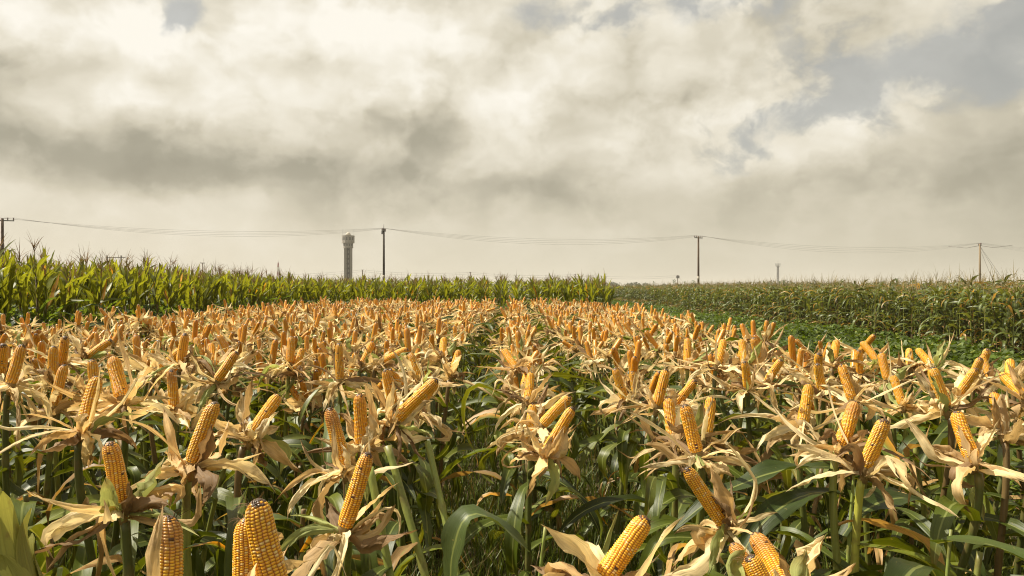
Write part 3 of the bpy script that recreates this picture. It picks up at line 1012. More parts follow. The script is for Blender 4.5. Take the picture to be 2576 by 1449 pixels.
NV = 14
VAR = []
for i in range(NV):
    st, fo, ears = husked_variant(np.random.default_rng(300 + i), True)
    VAR.append((to_mesh('stalk', st, SM), to_mesh('foliage', fo, LM), [(m4, EAR_MID[k], to_mesh('husk', hk, HM), b) for m4, k, b, hk in ears]))
LOWV = []
for i in range(18):
    st, fo, ears = husked_variant(np.random.default_rng(400 + i), False)
    g = G()
    g.addarr(st, mat=0)
    g.addarr(fo, mat=1)
    for m4, k, b, hk in ears:
        M_ = np.array(m4)
        g.addarr(EAR_LOW_A[k], M_[:3, :3], M_[:3, 3], mat=3)
        g.addarr(hk, None, b, mat=2)
    LOWV.append(g.arr())

spots = []
for x in ROWX:
    for y in np.concatenate([np.arange(0.9, 11.0, 0.26), np.arange(11.0, 22.8, 0.235)]):
        xx, yy = x + rng.normal(0, 0.045), y + rng.normal(0, 0.05)
        if yy < 4.25 and abs(xx) < yy * 0.72 + 0.42:
            continue
        if near_any(xx, yy, 0.13):
            continue
        spots.append((xx, yy))
spots.sort(key=lambda s: (s[1] if abs(s[0]) < s[1] * 0.715 + 0.05 else 99))
N_IND = 298 - len(PLANTS)
crop = G()
for i, (x, y) in enumerate(spots):
    rz, sc = rng.uniform(0, 6.28), rng.uniform(0.93, 1.07)
    seen = abs(x) < y * 0.715 + 0.05
    if i < N_IND and seen:
        stm, fom, ears = VAR[rng.integers(NV)]
        pl = thing('husked_corn_plant', '', 'corn plant', GROUP_H, (x, y, 0), rz, sc)
        link('stalk', stm, pl)
        link('foliage', fom, pl)
        for m4, em, hm, b in ears:
            eo = link('corn_ear', em, pl, m4)
            h_ = link('husk', hm, eo)
            h_.matrix_local = m4.inverted() @ Matrix.Translation(Vector(b))
        PLANTS.append([pl, x, y, len(ears), False])
    else:
        c_, s_ = math.cos(rz) * sc, math.sin(rz) * sc
        crop.addarr(LOWV[rng.integers(18)], [[c_, -s_, 0], [s_, c_, 0], [0, 0, sc]], (x, y, 0), rng.uniform(0.85, 1.15))
o = link('husked_corn_rows', to_mesh('husked_corn_rows', crop.arr(), [M_STALK, M_LEAF, M_HUSK, M_KERN]))
o['kind'] = 'stuff'
o['label'] = 'dense far rows of husked corn with bare orange ears'
o['category'] = 'corn rows'

ORD = ['first', 'second', 'third', 'fourth', 'fifth', 'sixth', 'seventh', 'eighth', 'ninth', 'tenth', 'eleventh', 'twelfth', 'thirteenth', 'fourteenth',
       'fifteenth', 'sixteenth', 'seventeenth', 'eighteenth', 'nineteenth', 'twentieth']
TENS = {20: 'twenty', 30: 'thirty', 40: 'forty', 50: 'fifty', 60: 'sixty', 70: 'seventy', 80: 'eighty', 90: 'ninety'}


def ordinal(n):
    if n <= 20:
        return ORD[n - 1]
    if n >= 100:
        rest = n - 100
        return 'hundredth' if rest == 0 else 'hundred-' + ordinal(rest)
    t, u = n // 10 * 10, n % 10
    return (TENS[t][:-1] + 'ieth') if u == 0 else TENS[t] + '-' + ORD[u - 1]


rows = {}
for rec in PLANTS:
    k = int(np.argmin([abs(rec[1] - x) for x in ROWX]))
    rows.setdefault(k, []).append(rec)
NE = {0: 'leafy corn plant without an ear', 1: 'corn plant with one bare ear', 2: 'corn plant with two bare ears', 3: 'corn plant with three bare ears'}
for k, recs in rows.items():
    recs.sort(key=lambda q_: q_[2])
    for j, rec in enumerate(recs):
        if not rec[4]:
            rec[0]['label'] = '%s, %s from the front in %s row from beans' % (NE[rec[3]], ordinal(j + 1), ordinal(len(ROWX) - k))

# ------------------------------------------------------------------ standing corn
def tassel_geo(r, top, dry, n=9, low=False):
    g = G()
    c0 = np.array([0.34, 0.27, 0.12]) if dry else np.array([0.20, 0.125, 0.05])
    for i in range((3 if dry else 5) if low else (5 if dry else n)):
        a = r.uniform(0, 6.28)
        e = 1.45 if i == 0 else r.uniform(0.7, 1.35)
        L = r.uniform(0.26, 0.40) if i == 0 else r.uniform(0.14, 0.27)
        V, F, U, s = ribbon(r, top - np.array([0, 0, r.uniform(0, 0.08)]), a, e, L, 0.014 if low else 0.011, 4 if low else 6, 3, r.uniform(0, 0.7), 0, 1.0, 0.8, 0, None, 'x')
        g.add(V, F, U, c0 * r.uniform(0.7, 1.2))
    return g.arr()


def standing_variant(r, dry, low):
    hgt = r.uniform(1.50, 1.72) if not dry else r.uniform(1.42, 1.62)
    lean = np.array([r.uniform(-0.1, 0.1), r.uniform(-0.1, 0.1), 0])
    gs, gf = G(), G()
    (V, F, U, c), P = stalk_geo(r, [(0, 0, -0.02), (0, 0, hgt * 0.5), np.array([0, 0, hgt * 0.8]) + lean * 0.5, np.array([0, 0, hgt]) + lean], 0.012, 0.006, 5, 10 if not low else 5)
    gs.add(V, F, U, c)
    k = 16 if not dry else 14
    a0 = r.uniform(0, 6.28)
    for i in range(k):
        f = 0.10 + 0.88 * (i + 0.3) / k
        p0 = P[min(len(P) - 1, int(f * (len(P) - 1) + 0.5))].copy()
        a = a0 + i * PI + r.uniform(-0.7, 0.7)
        if not dry:
            up = f > 0.55
            el_ = r.uniform(1.15, 1.5) if up else r.uniform(0.7, 1.2)
            dr = r.uniform(0.0, 0.9) if up else r.uniform(1.0, 2.2)
            L = r.uniform(0.32, 0.52) if f > 0.8 else r.uniform(0.45, 0.7)
            gr = np.array([0.055, 0.095, 0.014]) * r.uniform(0.75, 1.3) if not up else np.array([0.115, 0.140, 0.012]) * r.uniform(0.6, 1.4)
            dryp = 0.15 if f < 0.3 else 0.012
            if r.uniform() < 0.012:
                gr = np.array([0.32, 0.17, 0.02])
        else:
            el_ = r.uniform(0.5, 1.3)
            dr = r.uniform(0.9, 2.6)
            L = r.uniform(0.30, 0.46) if f > 0.8 else r.uniform(0.38, 0.66)
            gr = np.array([0.070, 0.090, 0.020]) * r.uniform(0.6, 1.6)
            dryp = 0.38 if f < 0.30 else (0.06 if f < 0.5 else 0.02)
        V, F, U, c = corn_leaf(r, p0, a, L, r.uniform(0.055, 0.085), el_, dr, dryp, 9 if not low else 6, 3, gr, 0.45 if dry else 0.18, fresh=not dry)
        gf.add(V, F, U, c)
    top = P[-1] + lean * 0.3 + np.array([0, 0, r.uniform(0.16, 0.30) if not dry else r.uniform(0.06, 0.16)])
    V, F, U = tube([P[-1], (P[-1] + top) / 2, top], [0.006, 0.005, 0.004], 5)
    gs.add(V, F, U, (0.20, 0.20, 0.05))
    return gs.arr(), gf.arr(), tassel_geo(r, top, dry, low=low), hgt


FR, DRY, FRL, DRYL = [], [], [], []
for i in range(12):
    for dry, lst, lstl in ((False, FR, FRL), (True, DRY, DRYL)):
        st, fo, ta, _ = standing_variant(np.random.default_rng(600 + i + 50 * dry), dry, False)
        lm = [M_LEAF if dry else M_FRESH]
        lst.append((to_mesh('stalk', st, SM), to_mesh('foliage', fo, lm), to_mesh('tassel', ta, HM)))
        st, fo, ta, _ = standing_variant(np.random.default_rng(700 + i + 50 * dry), dry, True)
        g = G()
        g.addarr(st, mat=0)
        g.addarr(fo, mat=1)
        g.addarr(ta, mat=2)
        lstl.append(g.arr())


def standing(name, variants, label, cat, group, x, y, sc):
    pl = thing(name, label, cat, group, (x, y, 0), rng.uniform(0, 6.28), sc)
    stm, fom, tam = variants[rng.integers(len(variants))]
    link('stalk', stm, pl)
    link('foliage', fom, pl)
    link('tassel', tam, pl)
    return pl


def bulk(name, low, pts, mats, lab, cat):
    g = G()
    for x, y, sc in pts:
        rz = rng.uniform(0, 6.28)
        c_, s_ = math.cos(rz) * sc, math.sin(rz) * sc
        g.addarr(low[rng.integers(len(low))], [[c_, -s_, 0], [s_, c_, 0], [0, 0, sc]], (x, y, 0), rng.uniform(0.8, 1.2))
    o = link(name, to_mesh(name, g.arr(), mats))
    o['kind'] = 'stuff'
    o['label'] = lab
    o['category'] = cat


# left block: rows run away from the viewer beside the plot
LX, BY = -6.85, 23.3
pts = []
n_l = [0, 0]
for k in range(12):
    x0 = LX - 0.56 * k
    for y in np.arange(5.0, 31.0, 0.21):
        x, yy, sc = x0 + rng.normal(0, 0.06), y + rng.normal(0, 0.05), rng.uniform(1.0, 1.17)
        vis = abs(x) < yy * 0.70 + 0.2
        sc *= 1.02 - 0.006 * max(yy - 9, 0)
        if k < 2 and vis and yy < BY:
            n_l[k] += 1
            lab = 'green corn plant, %s from the near end of %s row beside the husked plot' % (ordinal(n_l[k]), ('the edge', 'the second')[k])
            standing('green_corn_plant', FR, lab, 'green corn', 'standing green corn left of the plot', x, yy, sc)
        else:
            pts.append((x, yy, sc))
# block behind the plot
cnt = {}
for k in range(18):
    x0 = 3.0 - 0.56 * k
    for j, y in enumerate(np.arange(BY, 29.5, 0.21)):
        x, yy, sc = x0 + rng.normal(0, 0.06), y + rng.normal(0, 0.04), rng.uniform(0.90, 1.05)
        if j < 6:
            lab = 'green corn plant behind the plot, %s in %s row from the lane corner' % (ordinal(j + 1), ordinal(k + 1))
            standing('green_corn_plant', FR, lab, 'green corn', 'standing green corn behind the plot', x, yy, sc)
        else:
            pts.append((x, yy, sc))
bulk('green_corn_field', FRL, pts, [M_STALK, M_FRESH, M_HUSK], 'mass of green corn behind the edge rows', 'corn field')
# right block beyond the bean strip
pts = []
n_r = [0, 0]
for k in range(11):
    x0 = 10.3 + 0.56 * k
    ymax = 130 if k < 6 else 70
    y = 11.0
    while y < ymax:
        y += 0.21 if y < 40 else (0.28 if y < 70 else 0.4)
        x, yy, sc = x0 + rng.normal(0, 0.08), y + rng.normal(0, 0.06), rng.uniform(0.97, 1.12)
        vis = x < yy * 0.70 + 0.3
        if k < 2 and vis and n_r[k] < (170, 110)[k]:
            n_r[k] += 1
            lab = 'olive corn plant, %s from the near end of %s row along the beans' % (ordinal(n_r[k]), ('the edge', 'the second')[k])
            standing('drying_corn_plant', DRY, lab, 'drying corn', 'drying corn beyond the bean strip', x, yy, sc)
        else:
            pts.append((x, yy, sc))
for x in np.arange(2.5, 10.6, 0.4):
    for y in np.arange(96, 103, 0.9):
        pts.append((x + rng.normal(0, .1), y + rng.normal(0, .1), rng.uniform(0.95, 1.1)))
bulk('drying_corn_field', DRYL, pts, [M_STALK, M_LEAF, M_HUSK], 'mass of drying corn behind the edge rows', 'corn field')

# ------------------------------------------------------------------ bean strip
def bean_arr(r, low):
    g = G()
    for i in range(14 if low else 26):
        a, rr = r.uniform(0, 6.28), abs(r.normal(0, 0.17))
        z = r.uniform(0.2, 0.46) - rr * 0.35
        cen = np.array([math.cos(a) * rr, math.sin(a) * rr, z])
        for k in range(2 if low else 3):
            th = a + (k - 1) * 1.7 + r.uniform(-0.4, 0.4)
            d = np.array([math.cos(th), math.sin(th), r.uniform(-1.2, 0.5)])
            d /= np.linalg.norm(d)
            sd_ = np.array([-math.sin(th), math.cos(th), r.uniform(-0.9, 0.9)])
            L = r.uniform(0.06, 0.11)
            b0 = cen + d * 0.012
            V = np.array([b0, b0 + d * L * 0.42 + sd_ * L * 0.36, b0 + d * L + [0, 0, -0.012], b0 + d * L * 0.42 - sd_ * L * 0.36])
            c = np.array([0.060, 0.092, 0.008]) * r.uniform(0.6, 1.5)
            if r.uniform() < 0.04:
                c = np.array([0.20, 0.22, 0.04])
            g.add(V, [[0, 1, 2, 3]], None, c)
    return g.arr()


BV = [bean_arr(np.random.default_rng(800 + i), False) for i in range(6)]
BL = [bean_arr(np.random.default_rng(820 + i), True) for i in range(6)]
g = G()
for x0 in np.arange(3.25, 10.05, 0.36):
    y = 2.0
    while y < 97:
        y += 0.26 if y < 35 else 0.4
        if x0 > y * 0.8 + 1.5 or (x0 < 5.0 and y < 16):
            if x0 < y * 0.8 + 1.5 and rng.uniform() < 0.35:
                pass
            else:
                continue
        rz, sc = rng.uniform(0, 6.28), rng.uniform(0.65, 1.4)
        c_, s_ = math.cos(rz) * sc, math.sin(rz) * sc
        g.addarr((BV if y < 26 else BL)[rng.integers(6)], [[c_, -s_, 0], [s_, c_, 0], [0, 0, sc]], (x0 + rng.normal(0, 0.05), y, 0), rng.uniform(0.8, 1.2))
o = link('bean_plants', to_mesh('bean_plants', g.arr(), [M_BEAN], False))
o['kind'] = 'stuff'
o['label'] = 'low strip of leafy green bean plants beside the husked plot'
o['category'] = 'ground cover'

# ------------------------------------------------------------------ weeds and grass between the rows
n = 64000
yy = 1.0 + 11.0 * rng.uniform(0, 1, n) ** 1.3
xx = rng.uniform(-1, 1, n) * np.minimum(yy * 0.75 + 0.2, 4.2)
keep = xx < 3.0
xx, yy = xx[keep], yy[keep]
n = len(xx)
patch = np.sin(xx * 2.1 + 1.3) * np.sin(yy * 1.7) * 0.5 + 0.5
hgt = rng.uniform(0.10, 0.42, n) * (0.5 + 0.8 * patch)
th = rng.uniform(0, 2 * PI, n)
ln_ = rng.uniform(0.05, 0.9, n) * hgt
wd = rng.uniform(0.0018, 0.0042, n)
sx, sy = -np.sin(th) * wd, np.cos(th) * wd
V = np.zeros((n, 6, 3), np.float32)
for i, (f, bnd) in enumerate(((0, 0), (0.6, 0.3), (1.0, 1.0))):
    for j, sg in enumerate((-1, 1)):
        tpr = (1, 0.8, 0.1)[i]
        V[:, i * 2 + j, 0] = xx + np.cos(th) * ln_ * bnd + sx * sg * tpr
        V[:, i * 2 + j, 1] = yy + np.sin(th) * ln_ * bnd + sy * sg * tpr
        V[:, i * 2 + j, 2] = hgt * f - 0.005
base = np.arange(n)[:, None] * 6
F = np.concatenate([base + [0, 1, 3, 2], base + [2, 3, 5, 4]])
cg = np.array([0.085, 0.115, 0.014]) * rng.uniform(0.6, 1.4, (n, 1))
dryb = rng.uniform(0, 1, n) < 0.15
cg[dryb] = np.array([0.26, 0.19, 0.08])
g = G()
g.add(V.reshape(-1, 3), F, None, cg.repeat(6, 0))
o = link('weedy_grass', to_mesh('weedy_grass', g.arr(), [M_GRASS], False))
o['kind'] = 'stuff'
o['label'] = 'thin green weedy grass on the soil between the rows'
o['category'] = 'grass'

# ------------------------------------------------------------------ power line
M_WOOD = plain_mat('weathered_pole', (0.085, 0.055, 0.032), 0.85, 0.6, 3.0, 0.2, (8, 8, 0.6))
M_POLE2 = plain_mat('dark_pole', (0.055, 0.046, 0.034), 0.85, 0.5, 3.0, 0.2, (8, 8, 0.6))
M_PALE = plain_mat('pale_pole', (0.22, 0.165, 0.10), 0.85, 0.5, 3.0, 0.2, (8, 8, 0.6))
M_BAND = plain_mat('pale_band', (0.42, 0.38, 0.30), 0.7)
M_STEEL = plain_mat('weathered_steel', (0.13, 0.125, 0.115), 0.55, 0.3, 5.0, 0.5)
M_WIRE = plain_mat('wire', (0.16, 0.15, 0.135), 0.6)
M_PORC = plain_mat('insulator', (0.10, 0.06, 0.045), 0.35)


def simple(name, adds, mat, parent, smooth=True):
    g = G()
    for a_ in adds:
        g.add(*a_)
    return link(name, to_mesh(name, g.arr(), [mat], smooth), parent)


def pole(px, top, Y, label, mat, arm=1.5, armrot=0.0, style='pin', width=0.30, group='poles of the near power line', band=True):
    b = at(px, 724, Y)
    ht = H + (724 - top) / FD * Y
    t = thing('utility_pole', label, 'utility pole', group, (b[0], b[1], 0), armrot)
    V, F, U = tube([[0, 0, -0.3], [0, 0, ht * 0.5], [0, 0, ht]], [width * 0.55, width * 0.5, width * 0.40], 12)
    simple('post', [(V, F, U)], mat, t)
    if band:
        V, F, U = tube([[0, 0, 3.0], [0, 0, 3.5]], [width * 0.555, width * 0.555], 12)
        simple('band', [(V, F, U)], M_BAND, t)
    ends = []
    if arm:
        V, F = box((0, 0, ht - 0.25), (arm * 2, 0.12, 0.12))
        simple('crossarm', [(V, F)], M_STEEL, t, False)
        for x in (-arm * 0.95, -arm * 0.45, arm * 0.45, arm * 0.95):
            V, F, U = tube([[x, 0, ht - 0.19], [x, 0, ht - 0.08], [x, 0, ht - 0.03], [x, 0, ht + 0.10]], [0.02, 0.085, 0.05, 0.07], 8)
            simple('insulator', [(V, F, U)], M_PORC, t)
            ends.append(np.array([b[0] + x * math.cos(armrot), b[1] + x * math.sin(armrot), ht + 0.12]))
    return t, ends, ht


def wires(name, spans, rad, labels, sag, group):
    k = len(spans[0])
    for w_ in range(k):
        g = G()
        for a_, b_ in zip(spans[:-1], spans[1:]):
            p0, p1 = a_[w_], b_[w_]
            s = np.linspace(0, 1, 22)[:, None]
            P = p0 * (1 - s) + p1 * s
            P[:, 2] -= 4 * sag * (1.0 + 0.17 * (w_ - (k - 1) / 2)) * (s * (1 - s))[:, 0] * np.linalg.norm(p1 - p0) / 50
            V, F, U = tube(P, rad, 4)
            g.add(V, F, U)
        o = link(name, to_mesh(name, g.arr(), [M_WIRE]))
        o['label'] = labels[w_]
        o['category'] = 'power line'
        o['group'] = group


ROT = 0.35
p0, e0, _ = pole(6, 549, 88, 'weathered pole with a crossarm at the left edge above the tall corn', M_WOOD, 1.2, ROT, width=0.36, band=False)
p1, e1, h1 = pole(965.5, 576, 105, 'dark pole standing beside the grey tower', M_POLE2, 0.55, 1.25, width=0.31)
p2, e2, _ = pole(1757, 594, 118, 'brown pole in the middle of the line, above the bean strip end', M_WOOD, 0.95, ROT + 0.3, width=0.32)
p3, e3, h3 = pole(2465, 613, 139, 'pale pole with slack guy wires above the right cornfield', M_PALE, 1.1, 1.2, width=0.36, band=False)
V, F, U = tube([[0, 0, h1 - 0.1], [0, 0, h1 + 0.7]], [0.05, 0.03], 8)
simple('top_pin', [(V, F, U)], M_STEEL, p1)
V, F = box((0.0, 0.2, h1 - 0.5), (0.26, 0.24, 0.42))
simple('switch_box', [(V, F)], M_STEEL, p1, False)
gw = []
for dxx, dz0 in ((6.5, 0.4), (5.6, 0.5), (3.6, 0.9)):
    V, F, U = tube([[0, 0, h3 - dz0], [dxx * math.cos(-1.2), dxx * math.sin(-1.2), 0.2]], 0.022, 4)
    simple('guy_wire', [(V, F, U)], M_WIRE, p3)
V, F, U = tube([[3.6 * math.cos(-1.2) * 0.66, 3.6 * math.sin(-1.2) * 0.66, 3.55], [3.6 * math.cos(-1.2) * 0.68, 3.6 * math.sin(-1.2) * 0.68, 3.2]], [0.11, 0.11], 8)
simple('guy_insulator', [(V, F, U)], M_PORC, p3)
for sx_ in (-1, 1):
    V, F, U = tube([[0, 0, h3 - 0.3], [0, sx_ * 2.2, h3 - 0.75], [0, sx_ * 5.2, h3 - 0.35]], [0.045, 0.03, 0.03], 6)
    simple('jumper_cable', [(V, F, U)], M_WIRE, p3)
ea = [p + np.array([-60, -8, 0.6]) for p in e0]
ez = [p + np.array([60, 14, -0.6]) for p in e3]
wires('power_wire', [ea, e0, e1, e2, e3, ez], 0.009, ['outermost thin wire of the near pole line', 'second wire of the near pole line from its far side', 'third wire of the near pole line from its far side', 'nearest thin wire of the pole line'], 1.45, 'wires of the near power line')
# far line
FP = []
M_FAR = M_WOOD
for px, top, Y, lab in ((912, 678, 400, 'small far pole just right of the grey tower foot'), (1183, 684, 410, 'small far pole above the middle of the corn wall'),
                        (1447, 689, 420, 'small far pole near the end of the corn wall'), (1705, 692, 430, 'last small far pole with a boxy head beside the brown pole')):
    t, e, ht = pole(px, top, Y, lab, M_FAR, 0.5, 0.3, width=0.5, group='poles of the far power line', band=False)
    FP.append([at(px, 724, Y) * [1, 1, 0] + [0, 0, ht - 0.1], at(px, 724, Y) * [1, 1, 0] + [0, 0, ht - 1.0]])
    if px == 1705:
        V, F = box((0, 0, ht - 1.0), (1.6, 1.2, 1.5))
        simple('transformer', [(V, F)], M_STEEL, t, False)
        V, F, U = tube([[0, 0, ht - 0.5], [9, 0, 0]], 0.04, 4)
        simple('guy_wire', [(V, F, U)], M_WIRE, t)
FP.insert(0, [FP[0][0] + [-110, 0, -1.5], FP[0][1] + [-110, 0, -1.5]])
wires('power_wire', FP, 0.035, ['upper wire of the small far pole line', 'lower wire of the small far pole line'], 1.1, 'wires of the far power line')
# double pole and one more far pole above the left corn
b = at(287, 724, 185)
ht = H + (724 - 642) / FD * 185
t = thing('double_pole', 'twin dark poles joined by a crossbar above the left corn', 'utility pole', None, (b[0], b[1], 0))
for x in (-1.75, 1.75):
    V, F, U = tube([[x, 0, -0.2], [x, 0, ht]], [0.2, 0.15], 10)
    simple('post', [(V, F, U)], M_POLE2, t)
V, F = box((0.6, 0, ht - 0.5), (4.4, 0.16, 0.16))
simple('crossarm', [(V, F)], M_STEEL, t, False)
V, F = box((0, 0, ht - 3.2), (3.9, 1.2, 0.4))
simple('platform', [(V, F)], M_STEEL, t, False)
pole(510, 660, 250, 'thin far pole among the tassels of the left corn', M_FAR, 0.7, 0.3, width=0.34, group='poles of the far power line', band=False)

# ------------------------------------------------------------------ tower
M_CONC = plain_mat('grey_concrete', (0.27, 0.25, 0.215), 0.85, 0.35, 0.8, 0.2, (1, 1, 0.3))
M_CONC2 = plain_mat('light_concrete', (0.33, 0.305, 0.265), 0.8, 0.25, 0.8)
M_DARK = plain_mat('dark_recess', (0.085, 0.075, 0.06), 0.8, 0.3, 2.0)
M_GLASS = plain_mat('dark_glass', (0.06, 0.065, 0.065), 0.15, 0.2, 2.0, 0.6)


def ngon(rad, z0, z1, n, rot):
    th = rot + np.arange(n) / n * 2 * PI
    pr = [(0, z0), (rad, z0), (rad, z1), (0, z1)]
    V = np.array([[rr * math.sin(t), -rr * math.cos(t), z] for rr, z in pr for t in th])
    return V, gridF(4, n, True)


b = at(876, 724, 380)
tw = thing('tower', 'grey concrete tower with a windowed round head and white dome', 'tower', None, (b[0], b[1], 0), math.atan2(-b[0], b[1]))
rot12 = PI / 12
V, F = ngon(3.12 / math.cos(PI / 12) * 0.985, 24.9, 28.3, 12, 0)
simple('head', [(V, F)], M_CONC2, tw, False)
V, F = ngon(3.28, 28.3, 28.55, 12, 0)
V2, F2 = ngon(3.28, 24.72, 24.9, 12, 0)
simple('cornice', [(V, F), (V2, F2)], M_CONC2, tw, False)
V, F = ngon(2.48, 22.4, 24.72, 12, 0)
simple('neck', [(V, F)], M_CONC2, tw, False)
V, F = ngon(2.62, 22.2, 22.4, 12, 0)
simple('ledge', [(V, F)], M_CONC, tw, False)
# shaft: four pillars and recessed dark bays
for x in (-1, 1):
    for y in (-1, 1):
        V, F = box((x * 1.42, y * 1.42, 11.0), (1.35, 1.35, 22.4))
        simple('shaft_pillar', [(V, F)], M_CONC, tw, False)
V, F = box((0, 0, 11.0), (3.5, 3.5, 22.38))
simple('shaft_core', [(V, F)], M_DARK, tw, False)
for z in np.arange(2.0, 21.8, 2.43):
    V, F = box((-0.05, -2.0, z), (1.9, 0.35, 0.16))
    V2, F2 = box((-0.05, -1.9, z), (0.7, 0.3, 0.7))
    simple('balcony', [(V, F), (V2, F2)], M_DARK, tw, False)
    V, F = box((0, -1.72, z + 1.2), (0.34, 0.12, 1.5))
    simple('window', [(V, F)], M_CONC2, tw, False)
for ring, rad, z, wd_, hh in ((0, 3.07, 26.9, 0.85, 1.45), (1, 2.42, 23.75, 0.62, 1.15)):
    for k in range(12):
        a = (k + 0.5) * PI / 6
        Rz = np.array([[math.cos(a), -math.sin(a), 0], [math.sin(a), math.cos(a), 0], [0, 0, 1]])
        ap = rad * math.cos(PI / 12) + (0.075 if ring == 0 else 0.02)
        V, F = box(Rz @ np.array([0, -ap - 0.02, z]), (wd_, 0.10, hh), Rz)
        fo_ = simple('window', [(V, F)], M_GLASS, tw, False)
        V, F = box(Rz @ np.array([0, -ap - 0.08, z + 0.05]), (0.09, 0.06, hh * 0.94), Rz)
        simple('mullion', [(V, F)], M_CONC2, fo_, False)
th = np.linspace(-0.55, PI / 2, 9)
ring = [(1.25 * math.cos(t), 29.05 + 1.25 * math.sin(t)) for t in th]
V = np.array([[rr * math.cos(a), rr * math.sin(a), z] for rr, z in ring for a in np.arange(20) / 20 * 2 * PI])
simple('dome', [(V, gridF(9, 20, True))], plain_mat('dome_white', (0.50, 0.46, 0.38), 0.6, 0.15), tw)
for x in (-2.7, 2.85):
    V, F, U = tube([[x, 0, 28.3], [x, 0, 32.0]], 0.05, 6)
    simple('antenna', [(V, F, U)], M_STEEL, tw)

# ------------------------------------------------------------------ lattice masts
M_RED = plain_mat('red_paint', (0.32, 0.06, 0.04), 0.6)
M_WHITE = plain_mat('white_paint', (0.6, 0.57, 0.5), 0.6)


def lattice(z0, z1, w0, w1, n):
    out = []
    for k in range(n):
        za, zb = z0 + (z1 - z0) * k / n, z0 + (z1 - z0) * (k + 1) / n
        wa, wb = w0 + (w1 - w0) * k / n, w0 + (w1 - w0) * (k + 1) / n
        cn = [(-1, -1), (1, -1), (1, 1), (-1, 1)]
        for i in range(4):
            a_, b_ = cn[i], cn[(i + 1) % 4]
            pa = np.array([a_[0] * wa, a_[1] * wa, za])
            pb = np.array([a_[0] * wb, a_[1] * wb, zb])
            pc = np.array([b_[0] * wb, b_[1] * wb, zb])
            for p_, q__ in ((pa, pb), (pa, pc), (pb, pc)):
                V, F, U = tube([p_, q__], 0.12, 4)
                out.append((V, F, U))
    return out


b = at(700, 724, 600)
t = thing('lattice_mast', 'thin red and white lattice mast above the left corn', 'mast', None, (b[0], b[1], 0))
for k in range(6):
    simple('mast_section', lattice(k * 3.7, k * 3.7 + 3.7, 1.5 - 0.2 * k, 1.3 - 0.2 * k, 3), M_RED if k % 2 else M_WHITE, t, False)
V, F, U = tube([[0, 0, 22], [0, 0, 25]], 0.12, 6)
simple('antenna', [(V, F, U)], M_WHITE, t)
b = at(1957, 724, 600)
t = thing('lattice_mast', 'slim grey mast with a crown of antennas over the right cornfield', 'mast', None, (b[0], b[1], 0))
simple('mast_section', lattice(0, 19.5, 0.75, 0.55, 13), M_STEEL, t, False)
ad = []
for k in range(8):
    a = k * PI / 4
    V, F, U = tube([[0.5 * math.cos(a), 0.5 * math.sin(a), 18.4], [1.7 * math.cos(a), 1.7 * math.sin(a), 19.4], [1.8 * math.cos(a), 1.8 * math.sin(a), 21.6]], [0.12, 0.12, 0.2], 5)
    ad.append((V, F, U))
simple('antenna_crown', ad, M_STEEL, t)
V, F, U = tube([[0, 0, 19], [0, 0, 24.0]], 0.09, 6)
simple('lightning_rod', [(V, F, U)], M_STEEL, t)

# ------------------------------------------------------------------ tall weeds sticking out of the right corn, and the far wood
M_WEED = attr_mat('weed_leaves', 0.6, 0.25)
for px, top, Y, lab in ((2330 / 1.4907 + 44, 701, 62, 'slim weed rising over the far corn beside the last small pole'),):
    pass
WEEDS = [(1645, 708, 70, 'single tall weed over the far corn nearest the corn wall'), (1695, 702, 62, 'bushy weed tip right beside the last small pole'),
         (1722, 707, 66, 'forked weed just left of the brown pole'), (1744, 706, 58, 'spiky pair of weed tips touching the brown pole')]
for i, (px, top, Y, lab) in enumerate(WEEDS):
    r = np.random.default_rng(900 + i)
    b = at(px, 724, Y)
    ht = H + (724 - top) / FD * Y
    t = thing('tall_weed', lab, 'weed', 'tall weeds in the far corn', (b[0], b[1], 0))
    V, F, U = tube([[0, 0, 0], [0.03, 0, ht * 0.6], [0.0, 0, ht]], [0.02, 0.015, 0.006], 6)
    simple('stem', [(V, F, U, (0.10, 0.12, 0.04))], M_STALK, t)
    g = G()
    for k in range(60):
        z = ht * r.uniform(0.55, 1.0)
        a = r.uniform(0, 6.28)
        br = r.uniform(0, 0.22) * (1.5 - z / ht)
        V, F, U, s = ribbon(r, (math.sin(a) * br, math.cos(a) * br, z), a, r.uniform(0.3, 1.2), r.uniform(0.10, 0.2), 0.06, 5, 3, 0.8, 0, 0.5, 0.2, 0, None, 'leaf')
        g.add(V, F, U, np.array([0.05, 0.085, 0.025]) * r.uniform(0.7, 1.3))
    link('foliage', to_mesh('foliage', g.arr(), [M_WEED]), t)

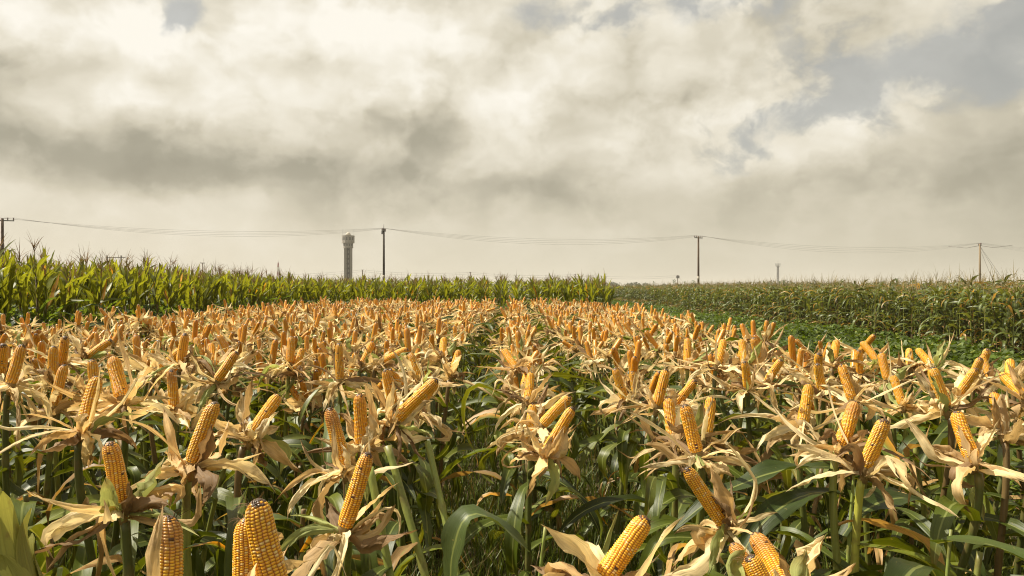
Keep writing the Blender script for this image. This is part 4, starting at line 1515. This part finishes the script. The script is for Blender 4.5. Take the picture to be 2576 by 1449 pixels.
r = np.random.default_rng(950)
n = 26000
cx = r.uniform(-420, 520, 420)
cy = r.uniform(690, 760, 420)
ch = r.uniform(4.5, 8.0, 420) + 1.4 * np.sin(cx * 0.03)
ci = r.integers(0, 420, n)
dv = r.normal(0, 1, (n, 3))
dv /= np.linalg.norm(dv, axis=1)[:, None]
rr = r.uniform(0.5, 1.0, n) ** 0.5
wv = 3.2 + 0.15 * ch[ci]
cen = np.stack([cx[ci] + dv[:, 0] * rr * wv, cy[ci] + dv[:, 1] * rr * wv, ch[ci] * 0.5 + dv[:, 2] * rr * ch[ci] * 0.5], 1)
a1 = r.normal(0, 1, (n, 3))
a1 /= np.linalg.norm(a1, axis=1)[:, None]
a2 = np.cross(a1, r.normal(0, 1, (n, 3)))
a2 /= np.linalg.norm(a2, axis=1)[:, None]
sz = r.uniform(0.35, 0.95, (n, 1))
V = np.stack([cen - a1 * sz, cen + a2 * sz, cen + a1 * sz, cen - a2 * sz], 1)
g = G()
g.add(V.reshape(-1, 3), np.arange(n * 4).reshape(-1, 4), None, (np.array([0.045, 0.065, 0.025]) * r.uniform(0.6, 1.4, (n, 1))).repeat(4, 0))
o = link('far_wood', to_mesh('far_wood', g.arr(), [M_WEED], False))
o['kind'] = 'stuff'
o['label'] = 'hazy far line of dark trees on the horizon'
o['category'] = 'trees'
print('PLANTS', len(PLANTS), 'objects', len(bpy.data.objects), 'ind', N_IND, 'spots', len(spots))

# ------------------------------------------------------------------ thin summer haze
m = bpy.data.materials.new('haze_air')
m.use_nodes = True
n = NT(m.node_tree)
pv = n.node('ShaderNodeVolumePrincipled')
pv.inputs['Color'].default_value = (0.9, 0.87, 0.8, 1)
pv.inputs['Density'].default_value = 0.00028
oo = n.node('ShaderNodeOutputMaterial')
n.t.links.new(pv.outputs[0], oo.inputs['Volume'])
g = G()
V, F = box((0, 1450, 19.5), (7000, 4500, 41))
g.add(V, F)
o = link('haze', to_mesh('haze', g.arr(), [m], False))
o['kind'] = 'stuff'
o['label'] = 'thin pale haze over the distant fields'
o['category'] = 'haze'
